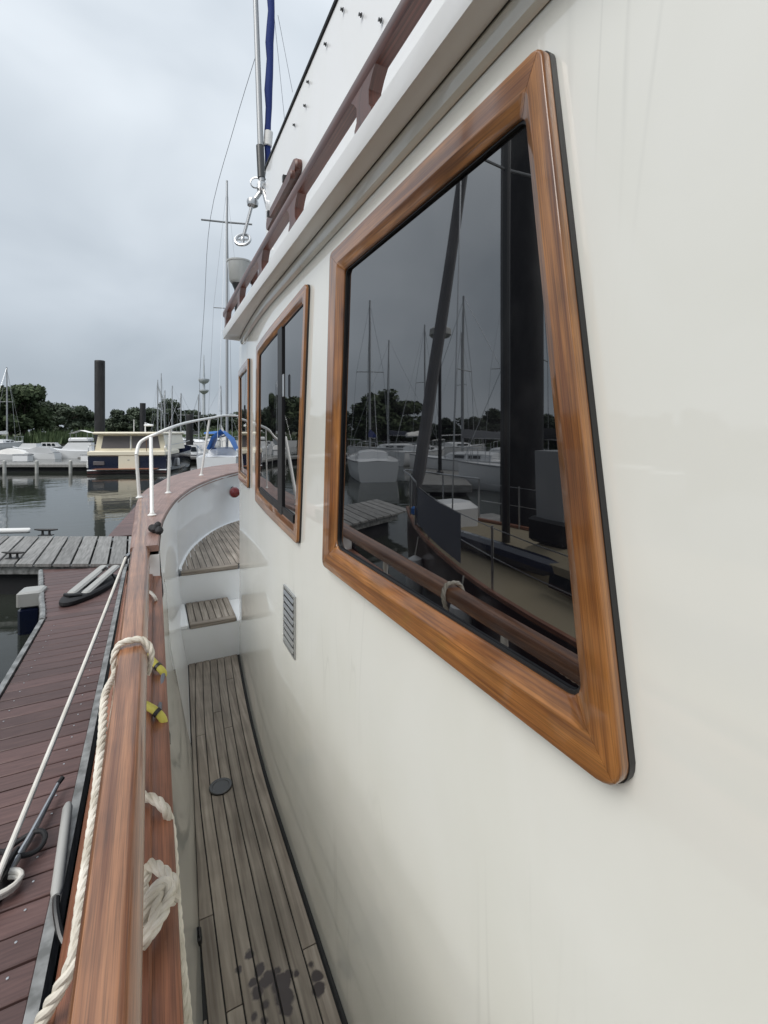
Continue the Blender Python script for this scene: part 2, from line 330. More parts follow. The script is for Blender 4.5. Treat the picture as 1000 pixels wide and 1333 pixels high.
def smoothpath(pts, n=8):
    P = [Vector(p) for p in pts]; out = []
    for i in range(len(P)-1):
        p0 = P[max(i-1, 0)]; p1 = P[i]; p2 = P[i+1]; p3 = P[min(i+2, len(P)-1)]
        for j in range(n):
            t = j/n; out.append(.5*((2*p1)+(p2-p0)*t+(2*p0-5*p1+4*p2-p3)*t*t+(3*p1-p0-3*p2+p3)*t**3))
    return out+[P[-1]]
def resample(P, d):
    L_ = [0]
    for i in range(1, len(P)): L_.append(L_[-1]+(P[i]-P[i-1]).length)
    n = max(3, int(L_[-1]/d)); out = []; j = 0
    for k in range(n+1):
        s_ = L_[-1]*k/n
        while j < len(P)-2 and L_[j+1] < s_: j += 1
        t = (s_-L_[j])/max(1e-9, L_[j+1]-L_[j]); out.append(P[j].lerp(P[j+1], min(1, t)))
    return out
def rope_mb(mb, pts, r, pitch=None, n=8, smooth=8, strands=3):
    P = resample(smoothpath(pts, smooth), r*.75); pitch = pitch or r*7; k = len(P)
    T = [(P[min(i+1, k-1)]-P[max(i-1, 0)]).normalized() for i in range(k)]
    u = T[0].orthogonal().normalized(); Fr = []
    for i in range(k):
        u = (u-T[i]*u.dot(T[i])).normalized(); Fr.append((u, T[i].cross(u)))
    for q in range(strands):
        path = []; acc = 0
        for i in range(k):
            if i: acc += (P[i]-P[i-1]).length
            a = 2*math.pi*(acc/pitch+q/strands); path.append(P[i]+(Fr[i][0]*math.cos(a)+Fr[i][1]*math.sin(a))*r*.48)
        mb.tube(path, r*.56, n)
    return mb
def lerp_tab(tab, x):
    if x <= tab[0][0]: return tab[0][1]
    for (a, b_), (c, d) in zip(tab, tab[1:]):
        if x <= c: return b_+(d-b_)*(x-a)/(c-a)
    return tab[-1][1]

# ================================================================== SETTING
WZ, DZ = -0.80, -0.35          # water level, dock level (side deck of the yacht is z = 0)
o = MB().add([(-3000,-3000,WZ), (3000,-3000,WZ), (3000,3000,WZ), (-3000,3000,WZ)], [(0,1,2,3)]).build('water', 'water'); tag(o, kind='structure')
bank = [(-300,-200), (-46,-40), (-40,15), (-37,45), (-33,72), (-22,98), (5,110), (60,118), (160,130), (400,160), (1500,300), (1500,2500), (-1500,2500), (-1500,-200)]
mb = MB(); n = len(bank)
rows = [[(x, y, WZ-.6) for x, y in bank], [(x*1.004-.6, y*1.012+.6, WZ+.75) for x, y in bank], [(x*1.03-2.4, y*1.06+3, WZ+1.5) for x, y in bank]]
mb.loft(rows, True, False); mb.f.append(tuple(range(2*n, 3*n)))
o = mb.build('ground', 'bank', smooth=0); tag(o, kind='structure')

# ================================================================== THE YACHT
def Xw(y): return WX if y <= 2 else WX+.047*(y-2)**1.56
YA, YF = -2.6, 3.42
yacht = thing('motor_yacht', 'cream cabin motor yacht with varnished teak window frames and handrails', 'yacht', (0.4, 0.4, WZ))
class _Y: pass
def ypart(mb, name, mat, parent=None, smooth=35):
    """a part of the yacht; vertices are given in world space"""
    base = yacht.location
    mb.v = [(v[0]-base.x, v[1]-base.y, v[2]-base.z) for v in mb.v]
    o = mb.build(name, mat, parent or yacht, smooth); return o
def ys(a, b_, d): n = max(2, int((b_-a)/d)+1); return [a+(b_-a)*i/(n-1) for i in range(n)]

# cabin side, front and far side
mb = MB(); yy = ys(YA, YF, .12); zs = [-.02, .6, 1.2, 1.8, 2.21]
mb.loft([[(Xw(y), y, z) for z in zs] for y in yy])
xf = Xw(YF)
fr = [(xf, YF), (xf+.03, YF+.05), (xf+.10, YF+.085), (1.5, YF+.2), (2.6, YF+.085), (2.72, YF), (2.9, 2.0), (2.9, YA), (WX, YA)]
for (a, b_) in zip(fr, fr[1:]): mb.add([(a[0], a[1], -.02), (b_[0], b_[1], -.02), (b_[0], b_[1], 2.21), (a[0], a[1], 2.21)], [(0,1,2,3)])
ypart(mb, 'cabin_wall', 'gelcoat')
# roof: soffit, fascia, deck of the roof
EV = 2.21
def Xe(y): return .40+.004*max(0, y-2)**2
mb = MB(); yy = ys(YA, 3.16, .2)
prof = [(.10, EV), (.03, EV-.004), (.004, EV), (0, EV+.012), (-.004, EV+.044), (.004, EV+.056), (.02, EV+.062), (.25, EV+.085)]
rows = [[(Xe(y)+q[0], y, q[1]) for q in prof] for y in yy]
rows.append([(Xe(3.16)+q[0]+.02, 3.19, (q[1]-EV-.06)*.8+EV+.06) for q in prof])
mb.loft(rows)
yl = 3.19
mb.add([(.42, yl, EV+.01), (.42, yl, EV+.056), (1.5, yl+.30, EV+.066), (1.5, yl+.30, EV+.01)], [(0,1,2,3)])
mb.add([(1.5, yl+.3, EV+.01), (1.5, yl+.3, EV+.066), (2.9, yl, EV+.056), (2.9, yl, EV+.01)], [(0,1,2,3)])
mb.add([(.41, YA, EV+.002), (.41, yl, EV+.002), (1.5, yl+.30, EV+.002), (2.9, yl, EV+.002), (2.9, YA, EV+.002)], [(0,1,2,3,4)])
mb.add([(.60, YA, EV+.083), (.60, yl, EV+.075), (1.5, yl+.30, EV+.067), (2.9, yl, EV+.057), (2.9, YA, EV+.083)], [(0,1,2,3,4)])
ypart(mb, 'roof', 'gel_white')
# moulded cove under the eave and its dark joint
mb = MB(); mb.loft([[(Xw(y)-.002, y, EV-.040), (Xw(y)-.014, y, EV-.034), (Xw(y)-.020, y, EV-.020), (Xw(y)-.022, y, EV-.001)] for y in ys(YA, 3.12, .15)])
ypart(mb, 'eave_moulding', 'gelcoat')
mb = MB(); mb.loft([[(Xw(y)-.0228, y, EV-.006), (Xw(y)-.0240, y, EV-.0015)] for y in ys(YA, 3.12, .15)])
ypart(mb, 'eave_joint', 'dark_metal')

# windows ------------------------------------------------------------
def rquad(c, rad, n=6):
    """rounded quad, corners c in order TL,TR,BR,BL as (y,z); returns points and index of corner middles"""
    out = []; mids = []
    for i in range(4):
        p = Vector(c[i]); a = (Vector(c[i-1])-p); b_ = (Vector(c[(i+1) % 4])-p); A = a.normalized(); B = b_.normalized()
        half = A.angle(B)/2; d = rad[i]/math.tan(half); d = min(d, a.length*.45, b_.length*.45)
        p1, p2 = p+A*d, p+B*d
        mids.append(len(out)+n//2)
        for j in range(n+1):
            t = j/n; out.append((1-t)**2*p1+2*t*(1-t)*(p+(p1+p2-2*p)*.10)+t*t*p2)
        q = Vector(c[(i+1) % 4]); nx = Vector(c[(i+2) % 4])-q; bk_ = p-q
        dn = rad[(i+1) % 4]/math.tan(bk_.angle(nx)/2); dn = min(dn, bk_.length*.45, nx.length*.45); e_ = q+bk_.normalized()*dn
        for j in range(1, 8): out.append(p2.lerp(e_, j/8))
    return out, mids
def window(outer, inner, ro, ri, name='window', ds=.8):
    O, mo = rquad(outer, ro); I, mi = rquad(inner, ri); n = len(O)
    def pt(q, d): return (Xw(q[0])-(d*ds if d > .0045 else d), q[0], q[1])
    cO = sum((Vector(q) for q in O), Vector((0, 0)))/n
    # pane
    ext = [I[i]+(O[i]-I[i])*.3 for i in range(n)]; mb = MB()
    yl_, yh_ = min(q[0] for q in ext), max(q[0] for q in ext); rows = []
    for k in range(25):
        y = yl_+(yh_-yl_)*(.0005+.999*k/24); zz = []
        for i in range(n):
            a, b_ = ext[i], ext[(i+1) % n]
            if (a[0]-y)*(b_[0]-y) <= 0 and abs(a[0]-b_[0]) > 1e-9: zz.append(a[1]+(b_[1]-a[1])*(y-a[0])/(b_[0]-a[0]))
        rows.append([pt((y, min(zz)), .004), pt((y, max(zz)), .004)])
    mb.loft(rows)
    root = ypart(mb, name, 'glass', smooth=60)
    # black bedding behind the frame
    mb = MB(); gO = [O[i]+(O[i]-cO).normalized()*.0015 for i in range(n)]; gI = [I[i]+(O[i]-I[i])*-.05 for i in range(n)]
    rows = [[pt(q, .0006) for q in gO], [pt(q, .0125) for q in gO], [pt(O[i]+(I[i]-O[i])*.1, .0128) for i in range(n)], [pt(O[i]+(I[i]-O[i])*.93, .0128) for i in range(n)], [pt(q, .0125) for q in gI], [pt(q, .0045) for q in gI]]
    mb.loft([list(z) for z in zip(*([r_+[r_[0]] for r_ in rows]))])
    bx_ = mb; ypart(bx_, 'gasket', 'black', root)
    # four mitred members
    PR = [(0.0, .013), (.0, .0245), (.008, .0275), (.028, .0298), (.05, .0305), (.056, .0305), (.615, .0305), (.622, .0305), (.64, .0300), (.655, .0294), (.95, .0205), (.985, .0185), (1.0, .016), (1.0, .008)]
    for k in range(4):
        a, b_ = mo[k], mo[(k+1) % 4]; idx = []
        i = a
        while True:
            idx.append(i % n)
            if i % n == b_: break
            i += 1
        dirv = (Vector(outer[(k+1) % 4])-Vector(outer[k])).normalized(); per = Vector((-dirv.y, dirv.x))
        rows = []; uvs = []
        for c_, i in enumerate(idx):
            row = []
            for (t, d) in PR:
                q = O[i]+(I[i]-O[i])*t
                if c_ in (0, len(idx)-1): q = q+dirv*(.0005 if c_ == 0 else -.0005)
                row.append(pt(q, d)); uvs.append((q.dot(dirv)+k*3.1, q.dot(per)+(d-.02)))
            rows.append(row)
        mb = MB(); mb.loft(rows, caps=True, uvs=uvs); ypart(mb, 'frame_rail' if k % 2 == 0 else 'frame_stile', 'varnish', root, 24)
    return root
FX = WX-.026
def yz(px, py, X=FX): p = onx(px, py, X); return (p.y, p.z)
def yzc(px, py, off=.016):
    X = WX
    for _ in range(30):
        p = onx(px, py, X-off); X = Xw(p.y)
    return (p.y, p.z)
W1 = window([yz(428,330), yz(702.5,54), yz(811,1046), yz(418,736)], [yz(443,350), yz(675,146), yz(749,920), yz(432,714)], [.018, .018, .030, .018], [.016, .016, .022, .024])
W2o = [yzc(333,451), yzc(398.5,367), yzc(386,709), yzc(331.5,652)]
W2 = window(W2o, [(W2o[0][0]-.06, W2o[0][1]-.055), (W2o[1][0]+.045, W2o[1][1]-.055), (W2o[2][0]+.045, W2o[2][1]+.06), (W2o[3][0]-.06, W2o[3][1]+.06)], [.02]*4, [.02]*4, ds=.5)
t3, b3 = W2o[0][1]-.01, W2o[3][1]+.03
W3 = window([(3.34, t3), (2.72, t3), (2.73, b3), (3.34, b3)], [(3.28, t3-.055), (2.775, t3-.055), (2.785, b3+.06), (3.28, b3+.06)], [.02]*4, [.02]*4, ds=.5)
# slider track, mullion and sash of the sliding window
iy0, iy1 = W2o[1][0]+.045, W2o[0][0]-.06; iz0, iz1 = W2o[3][1]+.05, W2o[1][1]-.055
mb = MB()
for (ya, yb, za, zb, d) in ((iy0+.30, iy0+.37, iz0-.03, iz1-.01, .011),):
    mb.loft([[(Xw(y)-.0042, y, za), (Xw(y)-d, y, za), (Xw(y)-d, y, zb), (Xw(y)-.0042, y, zb)] for y in ys(ya, yb, .05)], True, True)
ypart(mb, 'sash_post', 'black', W2)
mb = MB(); mb.loft([[(Xw(y)-.0042, y, z0), (Xw(y)-.0095, y, z0), (Xw(y)-.0095, y, z0+.03), (Xw(y)-.0042, y, z0+.03)] for y in ys(W2o[2][0]+.07, iy1-.02, .08) for z0 in [W2o[2][1]+.055+(W2o[3][1]-W2o[2][1])*(y-iy0)/(iy1-iy0)]], True, True)
ypart(mb, 'sash_sill', 'black', W2)
p = yzc(370.5, 502, .012)
mb = MB(); mb.bbox((Xw(p[0])-.016, p[0], p[1]), (.008, .016, .09), .003); ypart(mb, 'latch', 'steel', W2)

# vent grille on the cabin side
pv = [yz(369.5, 759, WX-.004), yz(384, 779, WX-.004), yz(383, 856, WX-.004), yz(369, 836, WX-.004)]
vy0, vy1 = pv[1][0], pv[0][0]; vz0, vz1 = (pv[2][1]+pv[3][1])/2, (pv[0][1]+pv[1][1])/2
mb = MB(); fw = .010
for (a, b_, c, d) in ((vy0, vy1, vz1-fw, vz1), (vy0, vy1, vz0, vz0+fw), (vy0, vy0+fw, vz0+fw, vz1-fw), (vy1-fw, vy1, vz0+fw, vz1-fw)):
    mb.box((WX-.0035, (a+b_)/2, (c+d)/2), (.006, abs(b_-a), d-c))
vent = ypart(mb, 'vent', 'steel')
mb = MB(); mb.box((WX-.0012, (vy0+vy1)/2, (vz0+vz1)/2), (.0016, vy1-vy0-.012, vz1-vz0-.012)); ypart(mb, 'vent_back', 'black', vent)
nl = 8
for i in range(nl):
    z = vz0+fw+(vz1-vz0-2*fw)*(i+.5)/nl
    mb = MB(); mb.box((WX-.006, (vy0+vy1)/2, z), (.004, vy1-vy0-2*fw-.001, (vz1-vz0)/nl*.42), Matrix.Rotation(R(32), 3, 'Y')); ypart(mb, 'louvre', 'steel', vent)

# side deck -----------------------------------------------------------
def Xl(y): return max(.075, .056+.0458*y)
YD = 3.44
mb = MB(); mb.loft([[(Xl(y)-.03, y, -.006), (Xw(min(y, YF))+.02, y, -.006)] for y in ys(YA, YD+.02, .1)])
deck = ypart(mb, 'side_deck', 'caulk')
PW = .0465; GAP = .0042
rnd = random.Random(3)
for i in range(10):
    a = YA+rnd.random()*.5; cuts = [YA]
    fixed = {0: [1.385], 6: [1.62], 7: [1.34, 2.0], 5: [1.33]}.get(i, [])
    q = YA+.6+rnd.random()*1.2
    while q < YD: 
        if q < .8 or (q > 2.6): cuts.append(q)
        q += 1.3+rnd.random()*.9
    cuts = sorted(cuts+fixed)+[YD]
    for a, b_ in zip(cuts, cuts[1:]):
        if b_-a < .15: continue
        rows = []
        for y in ys(a+.002, b_-.002, .12):
            x1 = Xw(y)-.013-i*PW-GAP/2; x0 = x1-PW+GAP; lim = Xl(y)+.004
            if x1-lim < .006: continue
            x0 = max(x0, lim); rows.append([(x0, y, -.02), (x0, y, -.0012), (x0+.0012, y, 0), (x1-.0012, y, 0), (x1, y, -.0012), (x1, y, -.02)])
        if len(rows) < 2: continue
        mb = MB(); mb.loft(rows, True, True, uvs=[(p[1], p[0]) for r_ in rows for p in r_]); ypart(mb, 'plank', 'deck_teak', deck, 20)
p = onz(287.5, 1024, .003)
mb = MB(); mb.lathe([(.049, -.004), (.050, .004), (.047, .006), (.036, .0055), (.034, .0035), (.0, .0035)][:5], p, 28); dp = ypart(mb, 'deck_plate', 'dark_metal')
# scupper and black sealant strip along the cabin foot
mb = MB(); mb.loft([[(Xw(y)-.009, y, .0005), (Xw(y)-.0008, y, .0035)] for y in ys(YA, YF, .1)]); ypart(mb, 'deck_seam', 'caulk')

# rails -----------------------------------------------------------------
HR = [(-3, .63), (0, .61), (.53, .60), (1.4, .575), (2.2, .553), (3.3, .532), (4.3, .52), (5.5, .50), (7.5, .46)]
def Zr(y): return 1.6-lerp_tab(HR, y)
def capz(px, py):
    y = 3.0
    for _ in range(40): p = onz(px, py, Zr(y)); y = .5*y+.5*p.y
    return Vector((p.x, p.y, Zr(p.y)))
def Xr(y): return -.043-.0045*max(0, y)
def Wr(y): return .74+.09*max(0, min(y, 4.3)-1.2)
rp = [(Xr(y), y, Zr(y)) for y in ys(YA, 4.3, .12)]
prof = [(-.047, -.014), (-.040, -.003), (-.028, 0), (.022, 0), (.030, -.003), (.040, -.016), (.046, -.026), (.046, -.040), (.038, -.048), (-.040, -.048), (-.047, -.040)]
mb = MB(); mb.loft([[Vector(p)+Vector((q[0]*Wr(p[1]), 0, q[1]*.85)) for q in prof] for p in rp], True, True); ypart(mb, 'upper_rail', 'rail_teak')
LZ = [(-3, .83), (0, .85), (.9, .865), (2.0, .895), (2.6, .92), (3.2, .945)]
def Zl(y): return lerp_tab(LZ, y)
lp = [(-.026, y, Zl(y)) for y in ys(YA, 2.62, .12)]
prof = [(-.095, -.02), (-.085, -.003), (-.075, 0), (.012, 0), (.020, -.002), (.024, -.012), (.052, -.014), (.060, -.018), (.062, -.040), (.056, -.048), (-.095, -.048)]
mb = MB(); mb.sweep(prof, lp); ypart(mb, 'lower_rail', 'low_teak')
for y in (-1.8, -.9, .2, 1.12, 1.95, 2.5):
    h = Zr(y)-.039-Zl(y); mb = MB(); mb.lathe([(.020, .0015), (.020, .006), (.012, .012), (.010, h*.4), (.013, h*.6), (.011, h-.012), (.018, h-.004), (.018, h+.0)], (Xr(y), y, Zl(y)), 14); ypart(mb, 'rail_post', 'white_tube')
# bow cap
inn = [capz(*q) for q in ((207,709), (211,680), (219,663), (231,648), (247,636), (265,627), (288,619), (309,614))]
inn += [Vector((1.7, 7.0, 1.12)), Vector((2.2, 7.1, 1.12))]
out_ = [Vector((-.10, inn[0].y, 0)), Vector((-.108, 3.2, 0)), Vector((-.112, 4.0, 0)), Vector((-.06, 4.62, 0)), Vector((.04, 5.1, 0)), Vector((.20, 5.75, 0)), Vector((.55, 6.5, 0)), Vector((1.02, 7.05, 0)), Vector((1.68, 7.33, 0)), Vector((2.2, 7.38, 0))]
for q in out_: q.z = Zr(q.y)-.001
inn_s = smoothpath(inn, 5); out_s = smoothpath(out_, 5)
mb = MB(); rows = []
for a, b_ in zip(inn_s, out_s):
    d = (b_-a).normalized(); e_ = .007
    rows.append([a-UP*.045, a-UP*e_, a+d*e_, b_-d*e_, b_-UP*e_, b_-UP*.045])
mb.loft(rows, True, True); cap = ypart(mb, 'bow_cap', 'cap_teak')
# foredeck edge (z = .515), bulwark inside
FZ, S1, YS2 = .515, .27, 3.90
arc = [onz(*q, FZ) for q in ((235,741), (246.7,717.7), (263.5,701), (284.5,687), (311.8,676.8))]+[Vector((1.75, 6.55, FZ))]
arc_s = smoothpath(arc, 5)
mb = MB()
y0b = inn[0].y
def lerp(a, b_, k): return a+(b_-a)*k
rows = []
for y in ys(YA, y0b+.03, .1):
    k = max(0, min(1, (y-(y0b-.7))/.65)); k = k*k*(3-2*k); x1 = Xl(y)
    def sx_(z): return lerp(inn[0].x+.004, x1, (inn[0].z-z)/(inn[0].z+.02))
    rows.append([(lerp(.008, sx_(Zl(y)), k), y, Zl(y)-.03), (lerp(.006, sx_(Zl(y)-.08), k), y, Zl(y)-.08), (lerp(.012, sx_(.55)-.02, k), y, .55), (lerp(x1-.02, sx_(.10)-.004, k), y, .10), (x1+.002, y, .0015), (x1+.004, y, -.02)])
mb.loft(rows)
ypart(mb, 'side_bulwark', 'gelcoat')
def reN(P, n):
    L_ = [0]
    for i in range(1, len(P)): L_.append(L_[-1]+(P[i]-P[i-1]).length)
    return [P[0]]+[next(P[j].lerp(P[j+1], (s_-L_[j])/(L_[j+1]-L_[j])) for j in range(len(P)-1) if L_[j+1] >= s_-1e-9) for s_ in [L_[-1]*k/(n-1) for k in range(1, n)]]
yk = arc_s[0].y; i_k = min(range(len(inn_s)), key=lambda i: abs(inn_s[i].y-yk))
topA = reN(inn_s[:i_k+1], 8); topB = reN(inn_s[i_k:], 20)
botA = [Vector((Xl(t.y)-.0+.01*(t.y-y0b)*0, t.y, -.02)) for t in topA]; botB = [a_+Vector((-.012, .006, .0)) for a_ in reN(arc_s, 20)]
rows = []
for t, b_ in zip(topA+topB, botA+botB):
    out = Vector((-1, .35, 0)).normalized() if t.y < 5 else Vector((-.7, .7, 0)); hgt = t.z-b_.z; bel = .028 if t.y > yk-.05 else .02
    rows.append([t+Vector((.003, -.003, -.02)), t.lerp(b_, .10)+out*bel*.3, t.lerp(b_, .3)+out*bel*.9, t.lerp(b_, .55)+out*bel, t.lerp(b_, .8)+out*bel*.6, t.lerp(b_, .95)+out*bel*.1, b_, b_+Vector((.05, -.03, -.004 if t.y > yk-.05 else -.02))])
mb = MB(); mb.loft(rows); ypart(mb, 'bow_bulwark', 'gel_white', smooth=60)
# bulkhead closing the raised bow bulwark towards the side deck
mb = MB(); y0 = inn[0].y
mb.add([(-.10, y0, Zl(y0)-.04), (.030, y0, Zl(y0)-.04), (inn[0].x+.002, y0, Zr(y0)-.03), (-.10, y0, Zr(y0)-.03)], [(0,1,2,3)]); ypart(mb, 'bulwark_end', 'gel_white', smooth=0)
# steps
def step(y0, y1, z, name, xl):
    mb = MB()
    mb.add([(.0, y0, -.02 if z < .4 else S1), (Xw(y0)+.2, y0, -.02 if z < .4 else S1), (Xw(y0)+.2, y0, z-.03), (.0, y0, z-.03)], [(0,1,2,3)])
    mb.add([(.0, y0, z-.031), (1.2, y0, z-.031), (1.2, y1, z-.031), (.0, y1, z-.031)], [(0,1,2,3)])
    return ypart(mb, name, 'gel_white', smooth=0)
st = step(YD, YS2, S1, 'step', 0)
xa, xb = onz(245, 803, S1).x, .535
mb = MB(); mb.bbox((xa/2+.0, (YD+YS2)/2, S1-.016), (xa-.012, YS2-YD-.006, .03), .006); ypart(mb, 'tread_border', 'gel_white', st)
mb = MB(); mb.bbox(((xa+xb)/2, YD+.018, S1-.018), (xb-xa-.004, .044, .036), .006); ypart(mb, 'nosing', 'deck_teak', st)
npl = 7
for i in range(npl):
    w_ = (xb-xa)/npl; mb = MB(); mb.bbox((xa+w_*(i+.5), (YD+.042+YS2-.012)/2, S1-.0165), (w_-.0045, YS2-.012-YD-.042, .03), .002); ypart(mb, 'plank', 'deck_teak', st, 20)
mb = MB(); mb.box(((xa+xb)/2, (YD+YS2)/2, S1-.0235), (xb-xa, YS2-YD, .02)); ypart(mb, 'tread_caulk', 'caulk', st)
# foredeck
fd_poly = [(arc_s[0].x, YS2)]+[(a.x, a.y) for a in arc_s if a.y > YS2+.02]+[(2.2, 6.5), (2.2, YS2)]
mb = MB(); mb.add([(x, y, FZ-.006) for x, y in fd_poly], [tuple(range(len(fd_poly)))]); mb.add([(.0, YS2, S1-.03), (1.0, YS2, S1-.03), (1.0, YS2, FZ-.035), (.0, YS2, FZ-.035)], [(0,1,2,3)])
fore = ypart(mb, 'foredeck', 'gel_white', smooth=0)
mb = MB(); mb.add([(x+(.012 if x < 2 else 0), y-(.012 if y > YS2 else 0), FZ-.0045) for x, y in fd_poly], [tuple(range(len(fd_poly)))]); ypart(mb, 'deck_caulk', 'caulk', fore, 0)
mb = MB(); mb.bbox(((arc_s[0].x+.62)/2, YS2+.016, FZ-.017), (.62-arc_s[0].x, .046, .038), .006); ypart(mb, 'nosing', 'deck_teak', fore)
def arc_y(x):      # forward limit of the foredeck at a given x
    for a, b_ in zip(arc_s, arc_s[1:]):
        if a.x <= x <= b_.x and b_.x > a.x: return a.y+(b_.y-a.y)*(x-a.x)/(b_.x-a.x)
    return arc_s[0].y if x < arc_s[0].x else arc_s[-1].y
x = arc_s[0].x+.012; sk = .05
while x < 1.5:
    x1 = x+.046-.005; ye = min(arc_y(x), arc_y(x1))-.02; ye0 = arc_y(x)-.02; ye1 = arc_y(x1)-.02
    if ye0 > YS2+.05:
        mb = MB(); vs = [(x, YS2+.042), (x1, YS2+.042), (x1, ye1), (x, ye0)]; mb.prism(vs, FZ-.02, FZ); mb.uv = [(v[1], v[0]) for v in mb.v]; ypart(mb, 'plank', 'deck_teak', fore, 0)
    x += .046
# pulpit
def at_same_depth(px, py, p): D = (p-EYE).dot(FW); return atd(px, py, D)
bA, bB, bC, bD = (capz(*q) for q in ((181.5,648), (198,671), (219,642), (262,619)))
tA = at_same_depth(177.5, 592, bA); tB = at_same_depth(196.5, 570, bB+FW*.35); tC = at_same_depth(222, 557, bC); tD = at_same_depth(273, 544.5, bD)
top = [tA, tA+Vector((.03, .06, .10)), at_same_depth(204.6, 564.5, bA+FW*.12), tC, at_same_depth(244, 550, (bC+bD)/2), tD, at_same_depth(303, 541, bD+FW*.8), Vector((1.75, 7.15, tD.z+.02)), Vector((2.4, 7.2, tD.z+.02))]
pul = MB().tube(smoothpath(top, 6), .0135, 10); pul = ypart(pul, 'pulpit_rail', 'white_tube')
for b_, t_ in ((bA, tA), (bB, tB), (bC, tC), (bD, tD), (Vector((1.3, 7.12, 1.12)), Vector((1.32, 7.12, 1.72)))):
    mb = MB(); mb.tube([b_, b_.lerp(t_, .5), t_], .0125, 10); mb.lathe([(.026, -.0), (.026, .006), (.016, .012), (.014, .02)], b_, 12); ypart(mb, 'stanchion', 'white_tube', pul)
# fairlead knob, red sidelight
p = capz(199, 694)
kn = MB(); 
for (dx, dy, dz, r_) in ((0, 0, .022, .024), (.02, -.03, .016, .022), (-.014, .04, .02, .020), (.014, .02, .038, .018)):
    kn.lathe([(r_*.3, -r_), (r_*.8, -r_*.6), (r_, 0), (r_*.8, r_*.6), (r_*.3, r_)], p+Vector((dx+.01, dy, dz)), 12)
ypart(kn, 'fairlead', 'rubber')
p = ony(305.5, 641, 5.55); 
mb = MB(); mb.lathe([(.025, -.04), (.056, -.025), (.064, 0), (.056, .025), (.025, .04)], p, 18, 'Y'); ypart(mb, 'sidelight', 'red_lens')
mb = MB(); mb.tube([p+Vector((.0, .04, 0)), p+Vector((.02, .36, .02))], .02, 10); ypart(mb, 'sidelight_bracket', 'black')
# hull outside
mb = MB()
sh = [Vector((-.115, y, Zl(y)-.03)) for y in ys(YA, 2.3, .4)]+[q-UP*.03 for q in out_s[2:]]
mb.loft([[q, q+Vector((-.005, 0, -.12)), Vector((q.x+.02+.04*max(0, q.y-2), q.y-.03*max(0, q.y-3), -.15)), Vector((q.x+.06+.11*max(0, q.y-2), q.y-.10*max(0, q.y-3), -.55)), Vector((q.x+.12+.17*max(0, q.y-2), q.y-.14*max(0, q.y-3), WZ-.3))] for q in sh])
ypart(mb, 'hull', 'navy', smooth=60)
mb = MB(); mb.tube([(q.x-.012, q.y, q.z-.30) for q in sh], .022, 8); ypart(mb, 'rubbing_strake', 'low_teak')

# roof handrail -------------------------------------------------------
XH, ZH = .425, EV+.172
def hx(y): return XH+.004*max(0, y-2)**2
hp = [(hx(y), y, ZH) for y in ys(YA, 3.22, .15)]
prof = [(-.015, -.020), (-.019, -.010), (-.019, .010), (-.013, .020), (.013, .020), (.019, .010), (.019, -.010), (.015, -.020)]
mb = MB(); mb.sweep(prof, hp); hand = ypart(mb, 'roof_handrail', 'dark_teak')
yb = []
for px in (480, 386, 343, 314, 294): yb.append(ony(px, 300, 1).x and XH/math.tan(math.atan((px-500)/600)+YAW))
d0 = yb[0]-yb[1]
for y in yb+[yb[0]+d0, yb[0]+2*d0, yb[0]+3*d0, yb[0]+4*d0]:
    y = min(y, 3.12)
    mb = MB(); mb.loft([[(hx(y)+sx*.015, y+ty, z) for (sx, ty) in ((-1, -1), (1, -1), (1, 1), (-1, 1)) for ty in [ty*l]] for (z, l) in ((EV+.050, .042), (EV+.075, .045), (EV+.088, .033), (EV+.120, .033), (EV+.138, .048), (ZH-.018, .068))], True, True)
    ypart(mb, 'handrail_block', 'dark_teak', hand, 30)
    mb = MB(); mb.bbox((hx(y)+.012, y, EV+.055), (.05, .125, .02), .006); ypart(mb, 'block_pad', 'gel_white', hand)
# flybridge
def Xf(z): return .60+.02*(1-(z-2.3)/.9)*0
ZT = 1.6+1.575
mb = MB(); yy = ys(YA, 2.78, .3)
rows = [[(.60, y, EV+.06), (.60, y, ZT-.01), (.615, y, ZT), (.64, y, ZT)] for y in yy]
rows += [[(.63, 2.88, EV+.06), (.63, 2.88, ZT-.03), (.645, 2.88, ZT-.02), (.67, 2.88, ZT-.02)], [(.72, 2.95, EV+.06), (.72, 2.95, ZT-.1), (.72, 2.94, ZT-.09), (.72, 2.9, ZT-.09)], [(2.5, 3.0, EV+.06), (2.5, 3.0, ZT-.1), (2.5, 2.99, ZT-.09), (2.5, 2.95, ZT-.09)]]
mb.loft(rows); fly = ypart(mb, 'flybridge_coaming', 'gel_white', smooth=40)
mb = MB(); mb.tube([(.602, y, ZT+.004) for y in yy]+[(.64, 2.89, ZT-.02)], .011, 8); ypart(mb, 'edge_trim', 'black', fly)
for q in ((447,13), (471,20), (497,27), (425,58), (402,107), (398,138), (384,163)):
    p = onx(*q, .597); mb = MB(); mb.lathe([(.0075, -.001), (.0075, -.003), (.0045, -.004), (.004, -.008), (.006, -.010)], p, 12, 'X'); 
    mb.v = [(v[0]-.0, v[1], v[2]) for v in mb.v]; ypart(mb, 'canvas_stud', 'dark_metal', fly)
